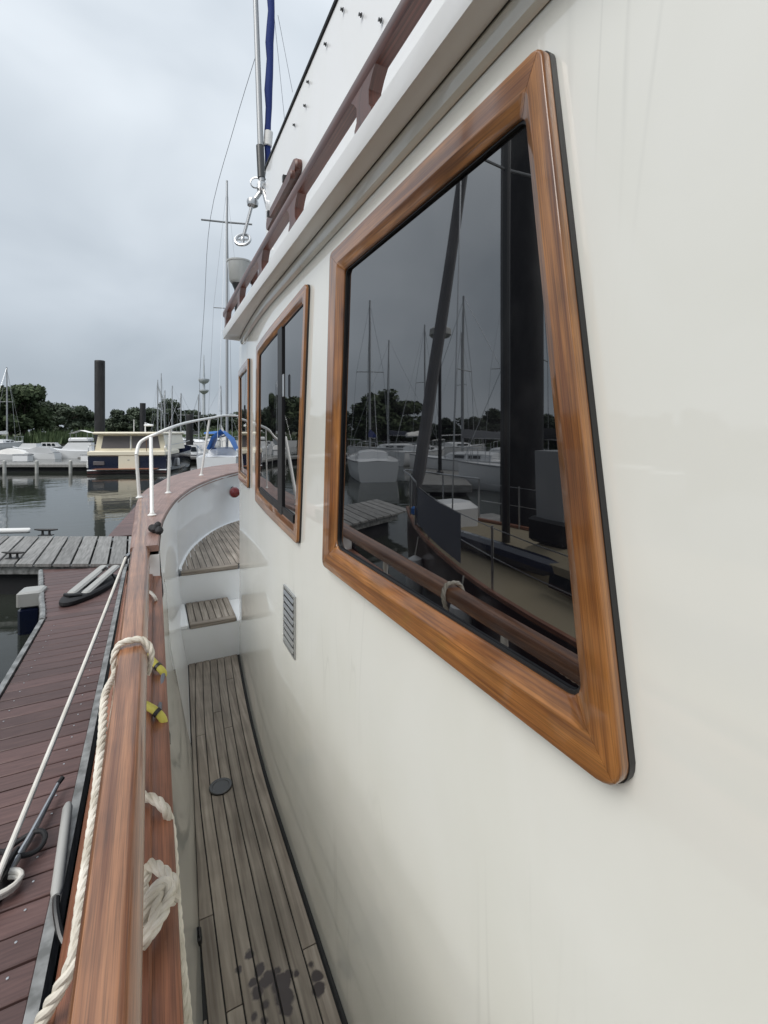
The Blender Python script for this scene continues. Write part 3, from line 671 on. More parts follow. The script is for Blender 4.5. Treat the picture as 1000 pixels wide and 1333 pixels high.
# teak name boards on the flybridge side
def board(pa, pb, hw, x, th, name, mat, parent=None):
    a, b_ = Vector((pa.y, pa.z)), Vector((pb.y, pb.z)); d = (b_-a).normalized(); nrm = Vector((-d.y, d.x)); loop = []
    for k in range(9): t = math.pi*(k/8); loop.append(a-d*math.sin(t)*hw*.9+nrm*math.cos(t)*hw)
    for k in range(9): t = math.pi*(k/8); loop.append(b_+d*math.sin(t)*hw*.9-nrm*math.cos(t)*hw)
    mb = MB(); mb.loft([[(x+dx, a_[0], a_[1]) for a_ in [(c+(q-c)*s_) for q in loop]] for (dx, s_) in ((0, 1), (-th*.7, 1), (-th, .97)) for c in [(a+b_)/2]], True, True, uvs=[(q.dot(d), q.dot(nrm)) for _ in range(3) for q in loop]); return ypart(mb, name, mat, parent)
pa, pb = onx(383, 216, .57), onx(348, 292, .57)
nb1 = board(pa, pb, .034, .598, .03, 'name_board', 'dark_teak')
nb2 = board(onx(372, 226, .53), onx(347, 276, .53), .022, .568, .02, 'name_board', 'dark_teak')
for t in (.2, .8):
    q = pa.lerp(pb, t); mb = MB(); mb.box((.557, q.y, q.z), (.024, .02, .03)); ypart(mb, 'board_spacer', 'dark_metal', nb1)
# signal pole, furled blue cloth and its fittings on the flybridge front
def at(px, py, D=3.16): return atd(px, py, D)
pb_, pt_ = at(341, 238), at(331.5, -40)
tt = (pt_-pb_); mb = MB(); mb.tube([pb_, pb_+tt*.5, pb_+tt*1.9], [.021, .019, .012], 12); pole = ypart(mb, 'signal_mast', 'alu')
mb = MB(); mb.tube([at(340.5, 232), at(338.5, 190)], .026, 12); ypart(mb, 'mast_sleeve', 'dark_metal', pole)
b0, b1 = at(347.5, 222, 3.2), at(354, -40, 3.2); tt = b1-b0
mb = MB(); P = [b0+tt*(k/24*1.9)+Vector((math.sin(k*2.1)*.004, math.cos(k*1.7)*.004, 0)) for k in range(25)]
mb.tube(P, [.012]+[.020+.006*min(1, k/5)+.003*math.sin(k*1.9) for k in range(24)], 12); fur = ypart(mb, 'furled_sail', 'blue_cloth')
mb = MB(); mb.tube([at(348.5, 190, 3.19), at(350, 172, 3.19)], .029, 12); ypart(mb, 'sail_strap', 'white_cloth', fur)
mb = MB(); mb.bbox(at(341, 243), (.06, .06, .07), .012); mb.tube([at(343, 240), Vector((.70, 2.93, ZT-.12))], .018, 8); mb.tube([at(343, 246), Vector((.72, 2.99, ZT-.35))], .018, 8); br = ypart(mb, 'mast_bracket', 'chrome')
mb = MB()
for (cx, cy, r_) in ((333, 238, .035), (352, 236, .028), (345, 229, .025)):
    c = at(cx, cy); mb.tube([c+RT*math.cos(a)*r_+UP*math.sin(a)*r_ for a in [2*math.pi*k/16 for k in range(16)]], .005, 6, closed=True)
ypart(mb, 'shackle', 'chrome', br)
wa, wb = at(329, 264), at(316, 312)
mb = MB(); mb.tube([at(339, 250), wa], .017, 10); mb.lathe([(.02, -.03), (.036, -.02), (.04, 0), (.036, .02), (.02, .03)], wa, 12); mb.tube([wa, wa.lerp(wb, .85)], .011, 10); arm = ypart(mb, 'davit_arm', 'chrome')
c = wb+FW*.0; mb = MB(); rw = .05
ring = [c+RT*math.cos(a)*rw+(UP*.9+FW*.43)*math.sin(a)*rw for a in [2*math.pi*k/20 for k in range(20)]]
mb.tube(ring, .011, 8, closed=True)
for k in range(0, 20, 5): mb.tube([c, ring[k]], .007, 6)
mb.lathe([(.012, -.016), (.016, 0), (.012, .016)], c, 10); ypart(mb, 'davit_wheel', 'steel', arm)
# horn-shaped navigation lamp on the roof front
p = at(312, 358, 3.25); p.z = 1.6+(HOR-372)/FPX*3.25
mb = MB(); mb.lathe([(.035, -.10), (.03, .0), (.055, .012), (.07, .03), (.084, .155), (.088, .158), (.088, .168), (.05, .178)], p, 20); nav = ypart(mb, 'roof_lamp', 'lens')
mb = MB(); mb.lathe([(.03, -.28), (.036, -.03), (.052, .006), (.052, .014)], p, 16); ypart(mb, 'lamp_base', 'black', nav)
mb = MB(); mb.bbox(p+Vector((.10, .0, .10)), (.05, .05, .16), .01); mb.box(p+Vector((.10, 0, -.12)), (.03, .03, .36)); ypart(mb, 'lamp_bracket', 'dark_teak', nav)
# slack halyard down to the bow rail
D = [3.16, 3.4, 3.8, 4.3, 4.9, 5.3]; q = [(337, 60), (305, 165), (274, 284), (266, 400), (260, 500), (262, 546)]
mb = MB(); mb.tube(smoothpath([atd(a[0], a[1], d) for a, d in zip(q, D)], 5), .0022, 4); ypart(mb, 'halyard', 'cloth_grey')
for (x0, y0, x1, y1) in ((357, 20, 371, 160), (362, 20, 381, 120)):
    mb = MB(); mb.tube([atd(x0, y0, 3.3), atd(x1, y1, 3.1)], .0016, 4); ypart(mb, 'signal_line', 'cloth_grey')

# ------------------------------------------------------------------ ropes and ties on the rail
def rail_loop(y, gap=.010):
    z = Zr(y); x = Xr(y); k = Wr(y); return [(x-.054*k, y-.014, z-.055), (x-.058*k, y-.004, z-.018), (x-.042*k, y+.008, z+gap), (x, y+.013, z+gap+.004), (x+.032*k, y+.008, z+gap), (x+.058*k, y-.004, z-.02), (x+.052*k, y-.014, z-.055)]
yl1 = 1.40; RS = .0088
path = [(-.015, yl1-.014, Zr(yl1)-.075)]+rail_loop(yl1)[::-1][1:]
out_side = [atd(q[0], q[1], q[2]*.76) for q in ((137, 905, 1.42), (133, 960, 1.27), (126, 1030, 1.12), (117, 1100, .99), (107, 1170, .87), (98, 1240, .775), (84, 1275, .755), (60, 1318, .75), (36, 1365, .75), (-20, 1480, .78))]
mb = MB(); rope_mb(mb, path+out_side, RS)
o = mb.build('mooring_rope', 'rope'); tag(o, 'thick white twisted rope looped over upper teak rail and trailing outside it', 'rope')
def lowp(px, py, dz):            # a place dz above the lower rail
    z = .86
    for _ in range(25): p = onz(px, py, z+dz); z = Zl(p.y)
    return p
pts = [lowp(172, 1020, .012), lowp(186, 1036, .016), lowp(200, 1040, .012), lowp(214, 1052, .004), lowp(222, 1075, -.03), lowp(226, 1120, -.08), lowp(230, 1180, -.14), lowp(236, 1250, -.21), lowp(244, 1330, -.29), lowp(252, 1420, -.36)]
mb = MB(); rope_mb(mb, pts, RS)
o = mb.build('mooring_rope', 'rope'); tag(o, 'white rope bent over lower rail and hanging down inside of bulwark', 'rope')
def kp(px, py, dz): return lowp(px, py, .012+dz*.75)
pts = [kp(178, 1200, -.0), kp(190, 1140, .0), kp(196, 1126, .015), kp(212, 1134, .02), kp(226, 1150, .015), kp(226, 1172, 0.0), kp(212, 1160, .03), kp(200, 1168, .04), kp(190, 1185, .03), kp(184, 1205, .01)]
mb = MB(); rope_mb(mb, pts, RS)
rope_mb(mb, [kp(186, 1180, .035), kp(200, 1160, .045), kp(214, 1148, .045), kp(222, 1160, .03), kp(216, 1180, .03), kp(206, 1200, .03), kp(196, 1215, .02), kp(186, 1228, 0)], RS)
rope_mb(mb, [kp(205, 1165, .035), kp(203, 1190, .035), kp(194, 1212, .025), kp(186, 1226, .01)], RS)
o = mb.build('knotted_rope', 'rope'); tag(o, 'bulky white rope knot between the two teak rails', 'rope')
pts = [lowp(188, 768, .008), lowp(196, 771, .012), lowp(202, 778, .004), lowp(205, 790, -.05), lowp(204, 806, -.09)]
o = rope_mb(MB(), pts, .0062).build('rope_tie', 'line'); tag(o, 'thin pale rope tie around lower rail near the steps', 'rope')
for (A, lab) in (([(182, 851), (194, 856), (204, 866), (213, 876), (211, 884)], 'yellow elastic tie with black strap crossing lower rail close to the rope loop'), ([(180, 914), (192, 919), (203, 926), (212, 936), (215, 952)], 'yellow elastic tie hanging over lower rail above a black tip')):
    zz = [.012, .012, .008, -.01, -.04]; P = [lowp(a[0], a[1], z) for a, z in zip(A, zz)]; SP = smoothpath(P, 6)
    t = thing('elastic_tie', lab, 'tie', P[1]); base = P[1]
    mb = MB(); mb.tube([p-base for p in SP], .0095, 10); mb.build('cord', 'yellow', t)
    q = SP[13]; mb = MB(); qd = (SP[14]-q).normalized()
    mb.tube([q-base-qd*.005, q-base+qd*.005], .0115, 10); mb.build('band', 'black', t)
    mb = MB(); e0 = P[-1]
    if A[0][1] < 900: mb.tube([p-base for p in smoothpath([P[3], lowp(210, 895, -.02), lowp(209, 915, -.02), lowp(205, 930, .004)], 4)], .006, 6); mb.build('strap', 'cloth_grey', t)
    else: mb.tube([e0-base, lowp(215.5, 958, -.05)-base, lowp(216, 970, -.06)-base], [.010, .012, .011], 10); mb.build('end_cap', 'black', t)
mb = MB(); q = onz(256, 1218, .03); mb.bbox((Xl(q.y)-.002, q.y, .025), (.02, .045, .03), .006); ypart(mb, 'scupper', 'black')

# ================================================================== DOCKS
# finger dock beside the yacht
fd = thing('finger_dock', None, None, (-.7, 3, DZ)); fd['kind'] = 'structure'
def child(mb, name, mat, par, smooth=35):
    b_ = par.location; mb.v = [(v[0]-b_.x, v[1]-b_.y, v[2]-b_.z) for v in mb.v]; return mb.build(name, mat, par, smooth)
FXL, FXR = -1.0, -.385
y = -.6; k = 0
bw = .132
pl_me = {}
while y < 7.75:
    xl = FXL if y < 5.85 else FXL-(y-5.85)*.185
    xr = FXR
    key = round(xl, 2)
    if key not in pl_me:
        mb = MB(); L_ = xr-xl; g_ = []
        ridges = 6; prof_y = []
        hw = (bw-.010)/2
        mb.bbox((0, 0, -.012), (L_, bw-.010, .024), .004)
        me = mb.mesh('plank', 30); me.materials.append(MATS['maroon']); pl_me[key] = me
    p_ = link('plank', pl_me[key], fd); p_.location = ((xl+xr)/2-fd.location.x, y-fd.location.y, random.uniform(-.0015, .0015)); p_.rotation_euler = (0, 0, random.uniform(-.004, .004))
    for sx in (.10, L_-.09) if y < 5.85 else (): pass
    y += bw
me = None
for xs in (FXL+.10, FXR-.085):
    for q in range(int((5.8+.6)/bw)):
        yq = -.6+q*bw+.03
        if me is None:
            mb = MB(); mb.lathe([(.005, -.002), (.005, .001), (.003, .0016)], (0, 0, 0), 8); me = mb.mesh('screw', 30); me.materials.append(MATS['steel'])
        s_ = link('screw', me, fd); s_.location = (xs-fd.location.x+random.uniform(-.006, .006), yq-fd.location.y, .0015)
mb = MB()
for (a, b_) in (((FXL-.03, -.7), (FXL-.03, 5.85)), ((FXR+.022, -.7), (FXR+.022, 7.7))):
    mb.box(((a[0]+b_[0])/2, (a[1]+b_[1])/2, DZ-.06), (.04, b_[1]-a[1], .15))
child(mb, 'edge_beam', 'galv', fd)
mb = MB(); mb.tube(smoothpath([(FXL-.03, 5.84, DZ-.0), (FXL-.08, 6.15, DZ), (FXL-.17, 6.6, DZ), (FXL-.30, 7.3, DZ), (FXL-.41, 7.9, DZ)], 6), .03, 8); child(mb, 'corner_bar', 'galv', fd)
mb = MB(); mb.box(((FXL+FXR)/2, 3.4, DZ-.10), (FXR-FXL-.02, 8.2, .14)); mb.box(((FXL+FXR)/2, 3.4, DZ-.33), (FXR-FXL-.15, 7.6, .34)); child(mb, 'float', 'rubber', fd)
# triangular maroon landing where finger meets the walkway
mb = MB(); mb.prism([(-1.0, 5.86), (-.385, 5.86), (-.385, 7.76), (-.62, 7.78), (-1.42, 8.1)], DZ-.06, DZ-.026); child(mb, 'landing_base', 'maroon', fd)
# grey walkway
wk = thing('walkway', None, None, onz(80, 734, DZ+.05)); wk['kind'] = 'structure'; WKZ = DZ+.05
fL, fR = onz(-160, 735, WKZ), onz(420, 735, WKZ); bk = onz(80, 698, WKZ)
wdir = RT.copy(); wid = (bk-wk.location).dot(FW)
pd = Vector((math.sin(R(-2)), math.cos(R(-2)), 0)); plen = wid/pd.dot(FW)
step_w = .235/abs(wdir.dot(Vector((pd.y, -pd.x, 0))))
mb = MB(); hw2 = wdir*(step_w-.035)/2
for_pts = [-hw2, hw2, hw2+pd*plen, -hw2+pd*plen]
mb.prism([(p.x, p.y) for p in for_pts], -.04, 0); me = mb.mesh('plank', 0); me.materials.append(MATS['grey_plank'])
i = -14
while i < 16:
    p_ = link('plank', me, wk); p_.location = wdir*(i*step_w)+UP*random.uniform(-.004, .004); i += 1
mb = MB(); mb.v = []
for (off, hh, zc, nm) in ((.10, .12, -.105, 'bearer'), (wid-.10, .12, -.105, 'bearer')):
    mb = MB(); c0 = FW*off
    mb.box(wdir*.3+c0+UP*zc, (7.4, .10, hh), Matrix.Rotation(-YAW, 3, 'Z')); mb.build(nm, 'dark_teak' if False else 'galv', wk)
mb = MB(); mb.box(wdir*.3+FW*(wid/2)+UP*-.38, (7.0, wid*.8, .40), Matrix.Rotation(-YAW, 3, 'Z')); mb.build('float', 'rubber', wk)
# next finger, beyond the walkway
nf = thing('finger_dock', None, None, onz(168, 697, DZ)); nf['kind'] = 'structure'
for i in range(34):
    mb = MB(); 
    if i == 0:
        mb.bbox((0, 0, -.012), (1.0, bw-.008, .024), .004); me = mb.mesh('plank', 30); me.materials.append(MATS['maroon'])
    p_ = link('plank', me, nf); p_.location = (.15+i*.012, .1+i*bw, 0)
mb = MB(); mb.box((.35, 2.3, -.2), (.9, 4.4, .3)); mb.build('float', 'rubber', nf)

def cleat(name, label, p, rz, s=1.0, mat='black', group=None):
    t = thing(name, label, 'cleat', p, rz, group)
    mb = MB(); mb.bbox((0, 0, .006*s), (.20*s, .07*s, .012*s), .004); mb.build('base', mat, t)
    for sx in (-1, 1):
        mb = MB(); mb.lathe([(.022*s, .01*s), (.016*s, .03*s), (.015*s, .06*s), (.02*s, .075*s)], (sx*.05*s, 0, 0), 10); mb.build('leg', mat, t)
    mb = MB(); mb.tube([(-.17*s, 0, .088*s), (-.10*s, 0, .083*s), (0, 0, .080*s), (.10*s, 0, .083*s), (.17*s, 0, .088*s)], [.009*s, .016*s, .018*s, .016*s, .009*s], 10); mb.build('horn', mat, t)
    return t
cleat('dock_cleat', 'black dock cleat on far edge of grey plank walkway', onz(60, 697, WKZ), -YAW, 1.25)
cleat('dock_cleat', 'black dock cleat on near edge of grey plank walkway', onz(18, 727, WKZ), -YAW, 1.05)
cl = cleat('dock_cleat', 'black dock cleat on maroon finger dock holding the taut white line', onz(-2, 1166, DZ), R(75), .85)
# taut mooring line
a = onz(-6, 1150, DZ+.08); b_ = Vector((-.17, 4.6, .50))
# end chosen where the bow fairlead sits outside the hull
b_ = atd(164, 726, 3.95)
mb = MB(); mb.tube([a.lerp(b_, k/20)-UP*.02*math.sin(math.pi*k/20) for k in range(21)], .0125, 10)
for (dz, r_) in ((0, .05), (.018, .055)):
    c = Vector((cl.location.x, cl.location.y, DZ+.03+dz)); mb.tube([c+Vector((math.cos(t)*r_*1.4, math.sin(t)*r_, 0)) for t in [2*math.pi*k/18 for k in range(18)]], .0115, 8, closed=True)
o = mb.build('mooring_line', 'line'); tag(o, 'taut thin white mooring line crossing above the maroon finger dock', 'rope')
mb = MB(); mb.tube([b_-FW*.0, Vector((-.14, b_.y+.2, b_.z+.02))], .02, 8); ypart(mb, 'hawse_pipe', 'chrome')
# steel bar with black loops on the dock
t = thing('spring_snubber', 'steel mooring bar with black rubber loops lying on maroon dock boards', 'snubber', onz(45, 1090, DZ+.02)); B0 = t.location.copy()
mb = MB(); mb.tube([onz(76, 1020, DZ+.05)-B0, onz(54, 1062, DZ+.045)-B0, onz(38, 1092, DZ+.04)-B0, onz(12, 1135, DZ+.04)-B0], [.010, .014, .016, .014], 10); mb.build('bar', 'steel', t)
mb = MB(); c = onz(33, 1100, DZ+.04)-B0; mb.tube([c+Vector((math.cos(q)*.075, math.sin(q)*.06, .012*math.sin(2*q))) for q in [2*math.pi*k/22 for k in range(22)]], .011, 8, closed=True); mb.build('loop', 'rubber', t)
mb = MB(); mb.tube(smoothpath([c+Vector((-.08, 0, 0)), c+Vector((-.16, .02, .01)), c+Vector((-.26, -.03, 0))], 5), .011, 8); mb.build('tail', 'rubber', t)
mb = MB(); mb.tube([onz(76, 1020, DZ+.05)-B0, onz(82, 1012, DZ+.06)-B0], .012, 8); mb.build('tip', 'black', t)
# tube fender at the dock edge
t = thing('edge_fender', 'pale grey plastic tube fender on galvanized edge of maroon dock', 'fender', (FXR+.05, 2.3, DZ-.02)); B0 = t.location.copy()
a, b_ = onz(88, 1052, DZ+.055)-B0, onz(74, 1160, DZ+.055)-B0; dv = (b_-a)
mb = MB(); mb.tube([a-dv*.06, a, b_, b_+dv*.06], [.014, .022, .022, .015], 14); mb.build('tube', 'plastic_grey', t)
mb = MB(); mb.tube(smoothpath([b_+dv*.02, b_+dv*.2+Vector((.01, 0, -.02)), b_+dv*.42+Vector((.05, 0, -.05)), b_+dv*.42+Vector((.14, 0, -.03))], 6), .013, 8); mb.build('hook', 'dark_metal', t)
# folded step / float board on the landing
c = onz(118, 776, DZ); ea, eb = onz(84, 790, DZ), onz(150, 752, DZ); t = thing('boarding_step', 'grey and black folded boarding step lying on maroon dock landing', 'step', (ea+eb)/2, math.atan2(eb.y-ea.y, eb.x-ea.x))
mb = MB(); loop = [(math.cos(a)*.50*(1 if math.cos(a) > 0 else 1.1), math.sin(a)*.22) for a in [2*math.pi*k/24 for k in range(24)]]
mb.loft([[(p[0]*s_, p[1]*s_, z) for p in loop] for (s_, z) in ((.97, 0), (1, .02), (.99, .05), (.9, .07))], True, True); mb.build('base', 'rubber', t)
Rm = Matrix.Rotation(R(-10), 3, 'Y')
for (yy_, w_, z_) in ((-.09, .12, .12), (.10, .13, .12)):
    mb = MB(); mb.bbox((.07, yy_, z_), (.72, w_, .05), .02, Rm); mb.build('tread', 'plastic_grey', t)
mb = MB(); mb.tube([(-.36, -.12, .08), (-.42, 0, .09), (-.36, .12, .08)], .02, 8); mb.build('handle', 'black', t); mb = MB(); mb.tube([(.25, -.2, .06), (.3, 0, .20), (.25, .2, .06)], .016, 8); mb.build('handle', 'black', t)
hl = (eb-ea).length/2; t.scale = (hl/.52, hl/.62, 1.0)
# float block with pale lid in the dark gap
c = onz(42, 815, WZ+.05); t = thing('dock_float', 'dark blue float block with pale lid beside the finger dock', 'float', c, -.1)
mb = MB(); mb.bbox((0, 0, .08), (.235, .235, .36), .03); mb.build('drum', 'navy', t)
mb = MB(); mb.bbox((0, 0, .355), (.25, .25, .19), .02); mb.build('lid', 'plastic_grey', t)
# white pole lying at the walkway edge
mb = MB(); a, b_ = onz(-40, 692, WKZ+.06), onz(40, 690.5, WKZ+.06); mb.tube([a, a.lerp(b_, .97), b_], [.05, .05, .03], 12)
o = mb.build('white_fender', 'fender_white'); tag(o, 'long white fender lying along far edge of grey walkway', 'fender')

# ================================================================== BOATS
def frame_of(t):
    return t
def hull_mesh(L, B, fb, tr=.72, sheer=.18, full=.42, n=16):
    def hb(t):
        if t < full: return B/2*(tr+(1-tr)*math.sin(t/full*math.pi/2))
        u = (t-full)/(1-full); return B/2*max(.012, (1-u**2.2))
    rows = []; topL = []; topR = []
    for i in range(n+1):
        t = i/n; b_ = hb(t); y = -L/2+L*t; zt = fb*(1+sheer*(t-.3)**2*2.2); rake = .0 if t < .8 else (t-.8)*1.2
        sec = [(b_, zt, 0), (b_*.97, zt*.55, 0), (b_*.9, .08, -rake*.3), (b_*.72, -.14, -rake*.55), (0, -.34, -rake*.9)]
        row = [(q[0], y+q[2], q[1]) for q in sec]+[(-q[0], y+q[2], q[1]) for q in sec[::-1][1:]]
        rows.append(row); topR.append(Vector((b_, y, zt))); topL.append(Vector((-b_, y, zt)))
    return rows, topL, topR, hb
def sailboat(name, label, loc, rz, L=9, B=2.9, fb=.95, mast=11, mats=('boat_white', 'boat_white', 'boat_white'), cover='blue_cloth', group=None, detail=False, spread=1, mast_t=.58, cabin_h=.42, genoa=None, rm=.07, sp=None):
    t = thing(name, label, 'sailboat', loc, rz, group)
    rows, TL, TR, hb = hull_mesh(L, B, fb)
    mb = MB(); mb.loft(rows); mb.f.append(tuple(range(len(rows[0])))); mb.build('hull', mats[0], t, 50)
    mb = MB(); mb.loft([[a*1, (a+b_)/2+UP*.05, b_] for a, b_ in zip([q-UP*.02 for q in TL], [q-UP*.02 for q in TR])]); mb.build('deck', mats[1], t)
    mb = MB(); mb.tube(TL, .03, 6); mb.tube(TR, .03, 6); mb.build('toe_rail', 'alu' if not detail else 'low_teak', t)
    # cabin trunk
    ya, yb = -L*.17, L*.20; secs = []
    for (q, h, s_) in ((0, .85, 1), (.15, 1, 1), (.6, .95, .96), (.9, .75, .80), (1.0, .1, .66)):
        y = ya+(yb-ya)*q; w_ = hb((y+L/2)/L)*.62*s_; H = cabin_h*h; secs.append([(w_, y, fb-.05), (w_*.93, y, fb+H*.8), (w_*.7, y, fb+H), (0, y, fb+H+.05), (-w_*.7, y, fb+H), (-w_*.93, y, fb+H*.8), (-w_, y, fb-.05)])
    mb = MB(); mb.loft(secs, caps=True); cab = mb.build('cabin', mats[2], t, 40)
    for sx in (-1, 1):
        for (q0, q1) in ((.2, .42), (.5, .72)):
            mb = MB(); y0, y1 = ya+(yb-ya)*q0, ya+(yb-ya)*q1; w0 = hb((y0+L/2)/L)*.62*.985; w1 = hb((y1+L/2)/L)*.62*.955
            mb.add([(sx*(w0+.012), y0, fb+cabin_h*.25), (sx*(w1+.03), y1, fb+cabin_h*.25), (sx*(w1+.01), y1, fb+cabin_h*.62), (sx*(w0-.0), y0, fb+cabin_h*.62)], [(0,1,2,3)]); mb.build('cabin_window', 'far_glass', cab, 0)
    ym = -L/2+L*mast_t; mz = fb+cabin_h
    mb = MB(); mb.tube([(0, ym, fb), (0, ym, mz+mast*.5), (0, ym-.05, mz+mast)], [rm, rm, rm*.75], 10); ma = mb.build('mast', 'dark_metal' if detail else 'alu', t)
    if sp:
        mb = MB(); mb.tube([(-sp[1], ym-.05, mz+mast*sp[0]), (0, ym, mz+mast*sp[0]), (sp[1], ym-.05, mz+mast*sp[0])], .06, 6); mb.build('crosstree', 'alu', ma)
    for (h, w_) in ((.52, .95), (.78, .6))[:1+spread]:
        mb = MB(); mb.tube([(-w_*spread_w(B), ym-.12, mz+mast*h), (0, ym, mz+mast*h+.03), (w_*spread_w(B), ym-.12, mz+mast*h)], rm*.35, 6); mb.build('spreader', 'alu', ma)
    rs = .008 if detail else .014
    for sx in (-1, 1):
        mb = MB(); xb = hb(mast_t)*.92*sx; w_ = .95*spread_w(B)*sx; mb.tube([(xb, ym-.1, fb), (w_, ym-.12, mz+mast*.52), (0, ym-.04, mz+mast*.98)], rs, 4); mb.build('shroud', 'steel', t)
    ba = Vector((0, -L/2+.1, fb)); mb = MB(); mb.tube([ba, (0, ym-.05, mz+mast)], rs, 4); mb.build('backstay', 'steel', t)
    bf = Vector((0, L/2-.15, fb+.12)); hf = Vector((0, ym, mz+mast*.96))
    if genoa: mb = MB(); mb.tube([bf.lerp(hf, k/12) for k in range(13)], [.02]+[genoa*(1-.55*k/12) for k in range(1, 12)]+[.015], 10); mb.build('furled_headsail', 'sail_grey', t)
    else: mb = MB(); mb.tube([bf, hf], rs, 4); mb.build('forestay', 'steel', t)
    bl = L*.36
    if not detail:
        mb = MB(); mb.tube([(0, ym-.08, mz+.75), (0, ym-bl, mz+.68)], .05, 8); mb.build('boom', 'alu', t)
    if cover:
        mb = MB(); rws = []
        for k in range(9):
            q = k/8; y = ym-.02-(bl-.1)*q; h = .36*(1-.6*q)+.02*math.sin(k*2.3); rws.append([(.02, y, mz+.70), (.10, y, mz+.74), (.08, y, mz+.80+h*.5), (0, y, mz+.82+h), (-.08, y, mz+.80+h*.5), (-.10, y, mz+.74), (-.02, y, mz+.70)])
        mb.loft(rws, True, True); mb.build('sail_cover', cover, t, 50)
    # pulpit and stanchions
    mb = MB(); r_ = .014 if detail else .018
    f = [TL[-3], TL[-2], TL[-1]+Vector((0, .12, 0)), TR[-2], TR[-3]]
    mb.tube(smoothpath([q+UP*.62 for q in f], 5), r_, 6); [mb.tube([q, q+UP*.62], r_, 6) for q in (f[0], f[1], f[3], f[4])]; mb.build('pulpit', 'steel', t)
    for S in (TL, TR):
        for k in range(1, len(S)-3, 3):
            mb = MB(); mb.tube([S[k]*.98, S[k]*.98+UP*.60], r_*.8, 6); mb.build('stanchion', 'steel', t)
        mb = MB(); mb.tube([q*.98+UP*.58 for q in S[1:-2]], .005 if detail else .009, 4); mb.tube([q*.98+UP*.32 for q in S[1:-2]], .005 if detail else .009, 4); mb.build('lifeline', 'steel', t)
    return t, TL, TR, hb
def spread_w(B): return B*.30

# neighbour across the finger dock (seen reflected in the cabin windows)
NL = 9.2
nb_, TL, TR, hb = sailboat('moored_sailboat', 'dark red sailboat with tan deck and furled grey headsail across the finger dock', Vector((-2.95, 6.7-NL/2, WZ)), R(-1), NL, 2.7, .95, 8.2, ('hull_red', 'tan_deck', 'tan_deck'), None, None, True, 1, .745, .35, .11, .05)
mb = MB(); S = [q+Vector((-.02, 0, .06)) for q in TR[11:15]]; mb.loft([[q, q+UP*.5] for q in S]); mb.build('weather_cloth', 'cloth_grey', nb_)
mb = MB(); rws = []
for k in range(11):
    q = k/10; y = 3.0-5.2*q; r_ = .10*(1 if 0 < k < 10 else .3)+.01*math.sin(k*3.1); rws.append([(.55+r_*math.cos(a), y, 1.12+r_*math.sin(a)) for a in [2*math.pi*j/10 for j in range(10)]])
mb.loft(rws, True, True); mb.build('sail_bag', 'navy', nb_)
mb = MB(); mb.loft([[(x, 1.15+dy, 1.5), (x*.97, 1.17+dy, 1.9), (x*.9, 1.2+dy, 2.2), (-x*.9, 1.2+dy, 2.2), (-x*.97, 1.17+dy, 1.9), (-x, 1.15+dy, 1.5)] for x, dy in ((.27, 0), (.28, .2), (.26, .36))], caps=True); mb.build('sprayhood', 'boat_grey', nb_)
mb = MB(); mb.bbox((0, 1.35, 1.38), (.62, .5, .26), .03); mb.build('hatch', 'black', nb_)
mb = MB(); mb.bbox((.1, 3.35, 1.2), (.8, .55, .42), .08); mb.build('bow_locker', 'boat_white', nb_)
mb = MB(); mb.bbox((.32, 3.36, 1.27), (.42, .57, .12), .02); mb.build('locker_strap', 'blue_tarp', nb_)
for i, (yy_, lab) in enumerate(((5.2, 'round white fender hanging off bow of dark red sailboat'), (3.6, 'white fender hanging amidships off dark red sailboat'), (1.9, 'white fender hanging aft off dark red sailboat'))):
    t = (yy_-(6.7-NL/2)+NL/2)/NL; x = -2.95+hb(t)+.13; th = thing('fender', lab, 'fender', (x, yy_, -.30))
    mb = MB(); mb.lathe([(.02, -.27), (.09, -.24), (.115, -.12), (.115, .12), (.09, .24), (.02, .28)], (0, 0, 0), 14); mb.build('body', 'fender_white', th)
    mb = MB(); mb.tube([(0, 0, .27), (-.05, 0, .52)], .008, 6); mb.build('lanyard', 'line', th)
# power pedestal on far dock and big black pile, both reflected
def pile(label, x, y, r, ztop, group=None):
    mb = MB(); mb.lathe([(r, WZ-1.5), (r, 0), (r, ztop-.1), (r, ztop), (r*.93, ztop+.03)], (0, 0, 0), 20); mb.v = [v for v in mb.v]
    o = mb.build('mooring_pile', 'pile', None, 40); o.location = (x, y, 0); return tag(o, label, 'pile', group)
pile('thick black steel mooring pile standing beyond the dark red sailboat', -4.92, 6.22, .37, 9.5)
ped = mir(atd(697, 610, 7.6)); ped = Vector((ped.x-.6, ped.y, 0))
t = thing('power_pedestal', 'grey power pedestal on the jetty behind dark red sailboat', 'pedestal', (-5.35, 4.45, DZ))
mb = MB(); mb.bbox((0, 0, .70), (.42, .42, 1.4), .04); mb.build('cabinet', 'plastic_grey', t)
mb = MB(); mb.bbox((0, 0, 1.43), (.48, .48, .06), .02); mb.build('cap', 'boat_white', t); mb = MB(); mb.bbox((.215, .02, .85), (.02, .10, .22), .004); mb.build('socket', 'black', t)
jt = thing('jetty', None, None, (-5.6, 3, DZ)); jt['kind'] = 'structure'
mb = MB(); mb.bbox((0, 0, -.012), (1.4, bw*1.6-.01, .024), .004); me = mb.mesh('plank', 30); me.materials.append(MATS['grey_plank'])
for i in range(44):
    p_ = link('plank', me, jt); p_.location = (0, -3.5+i*bw*1.6, 0)
mb = MB(); mb.box((0, 1.0, -.25), (1.3, 9.2, .4)); mb.build('float', 'rubber', jt)

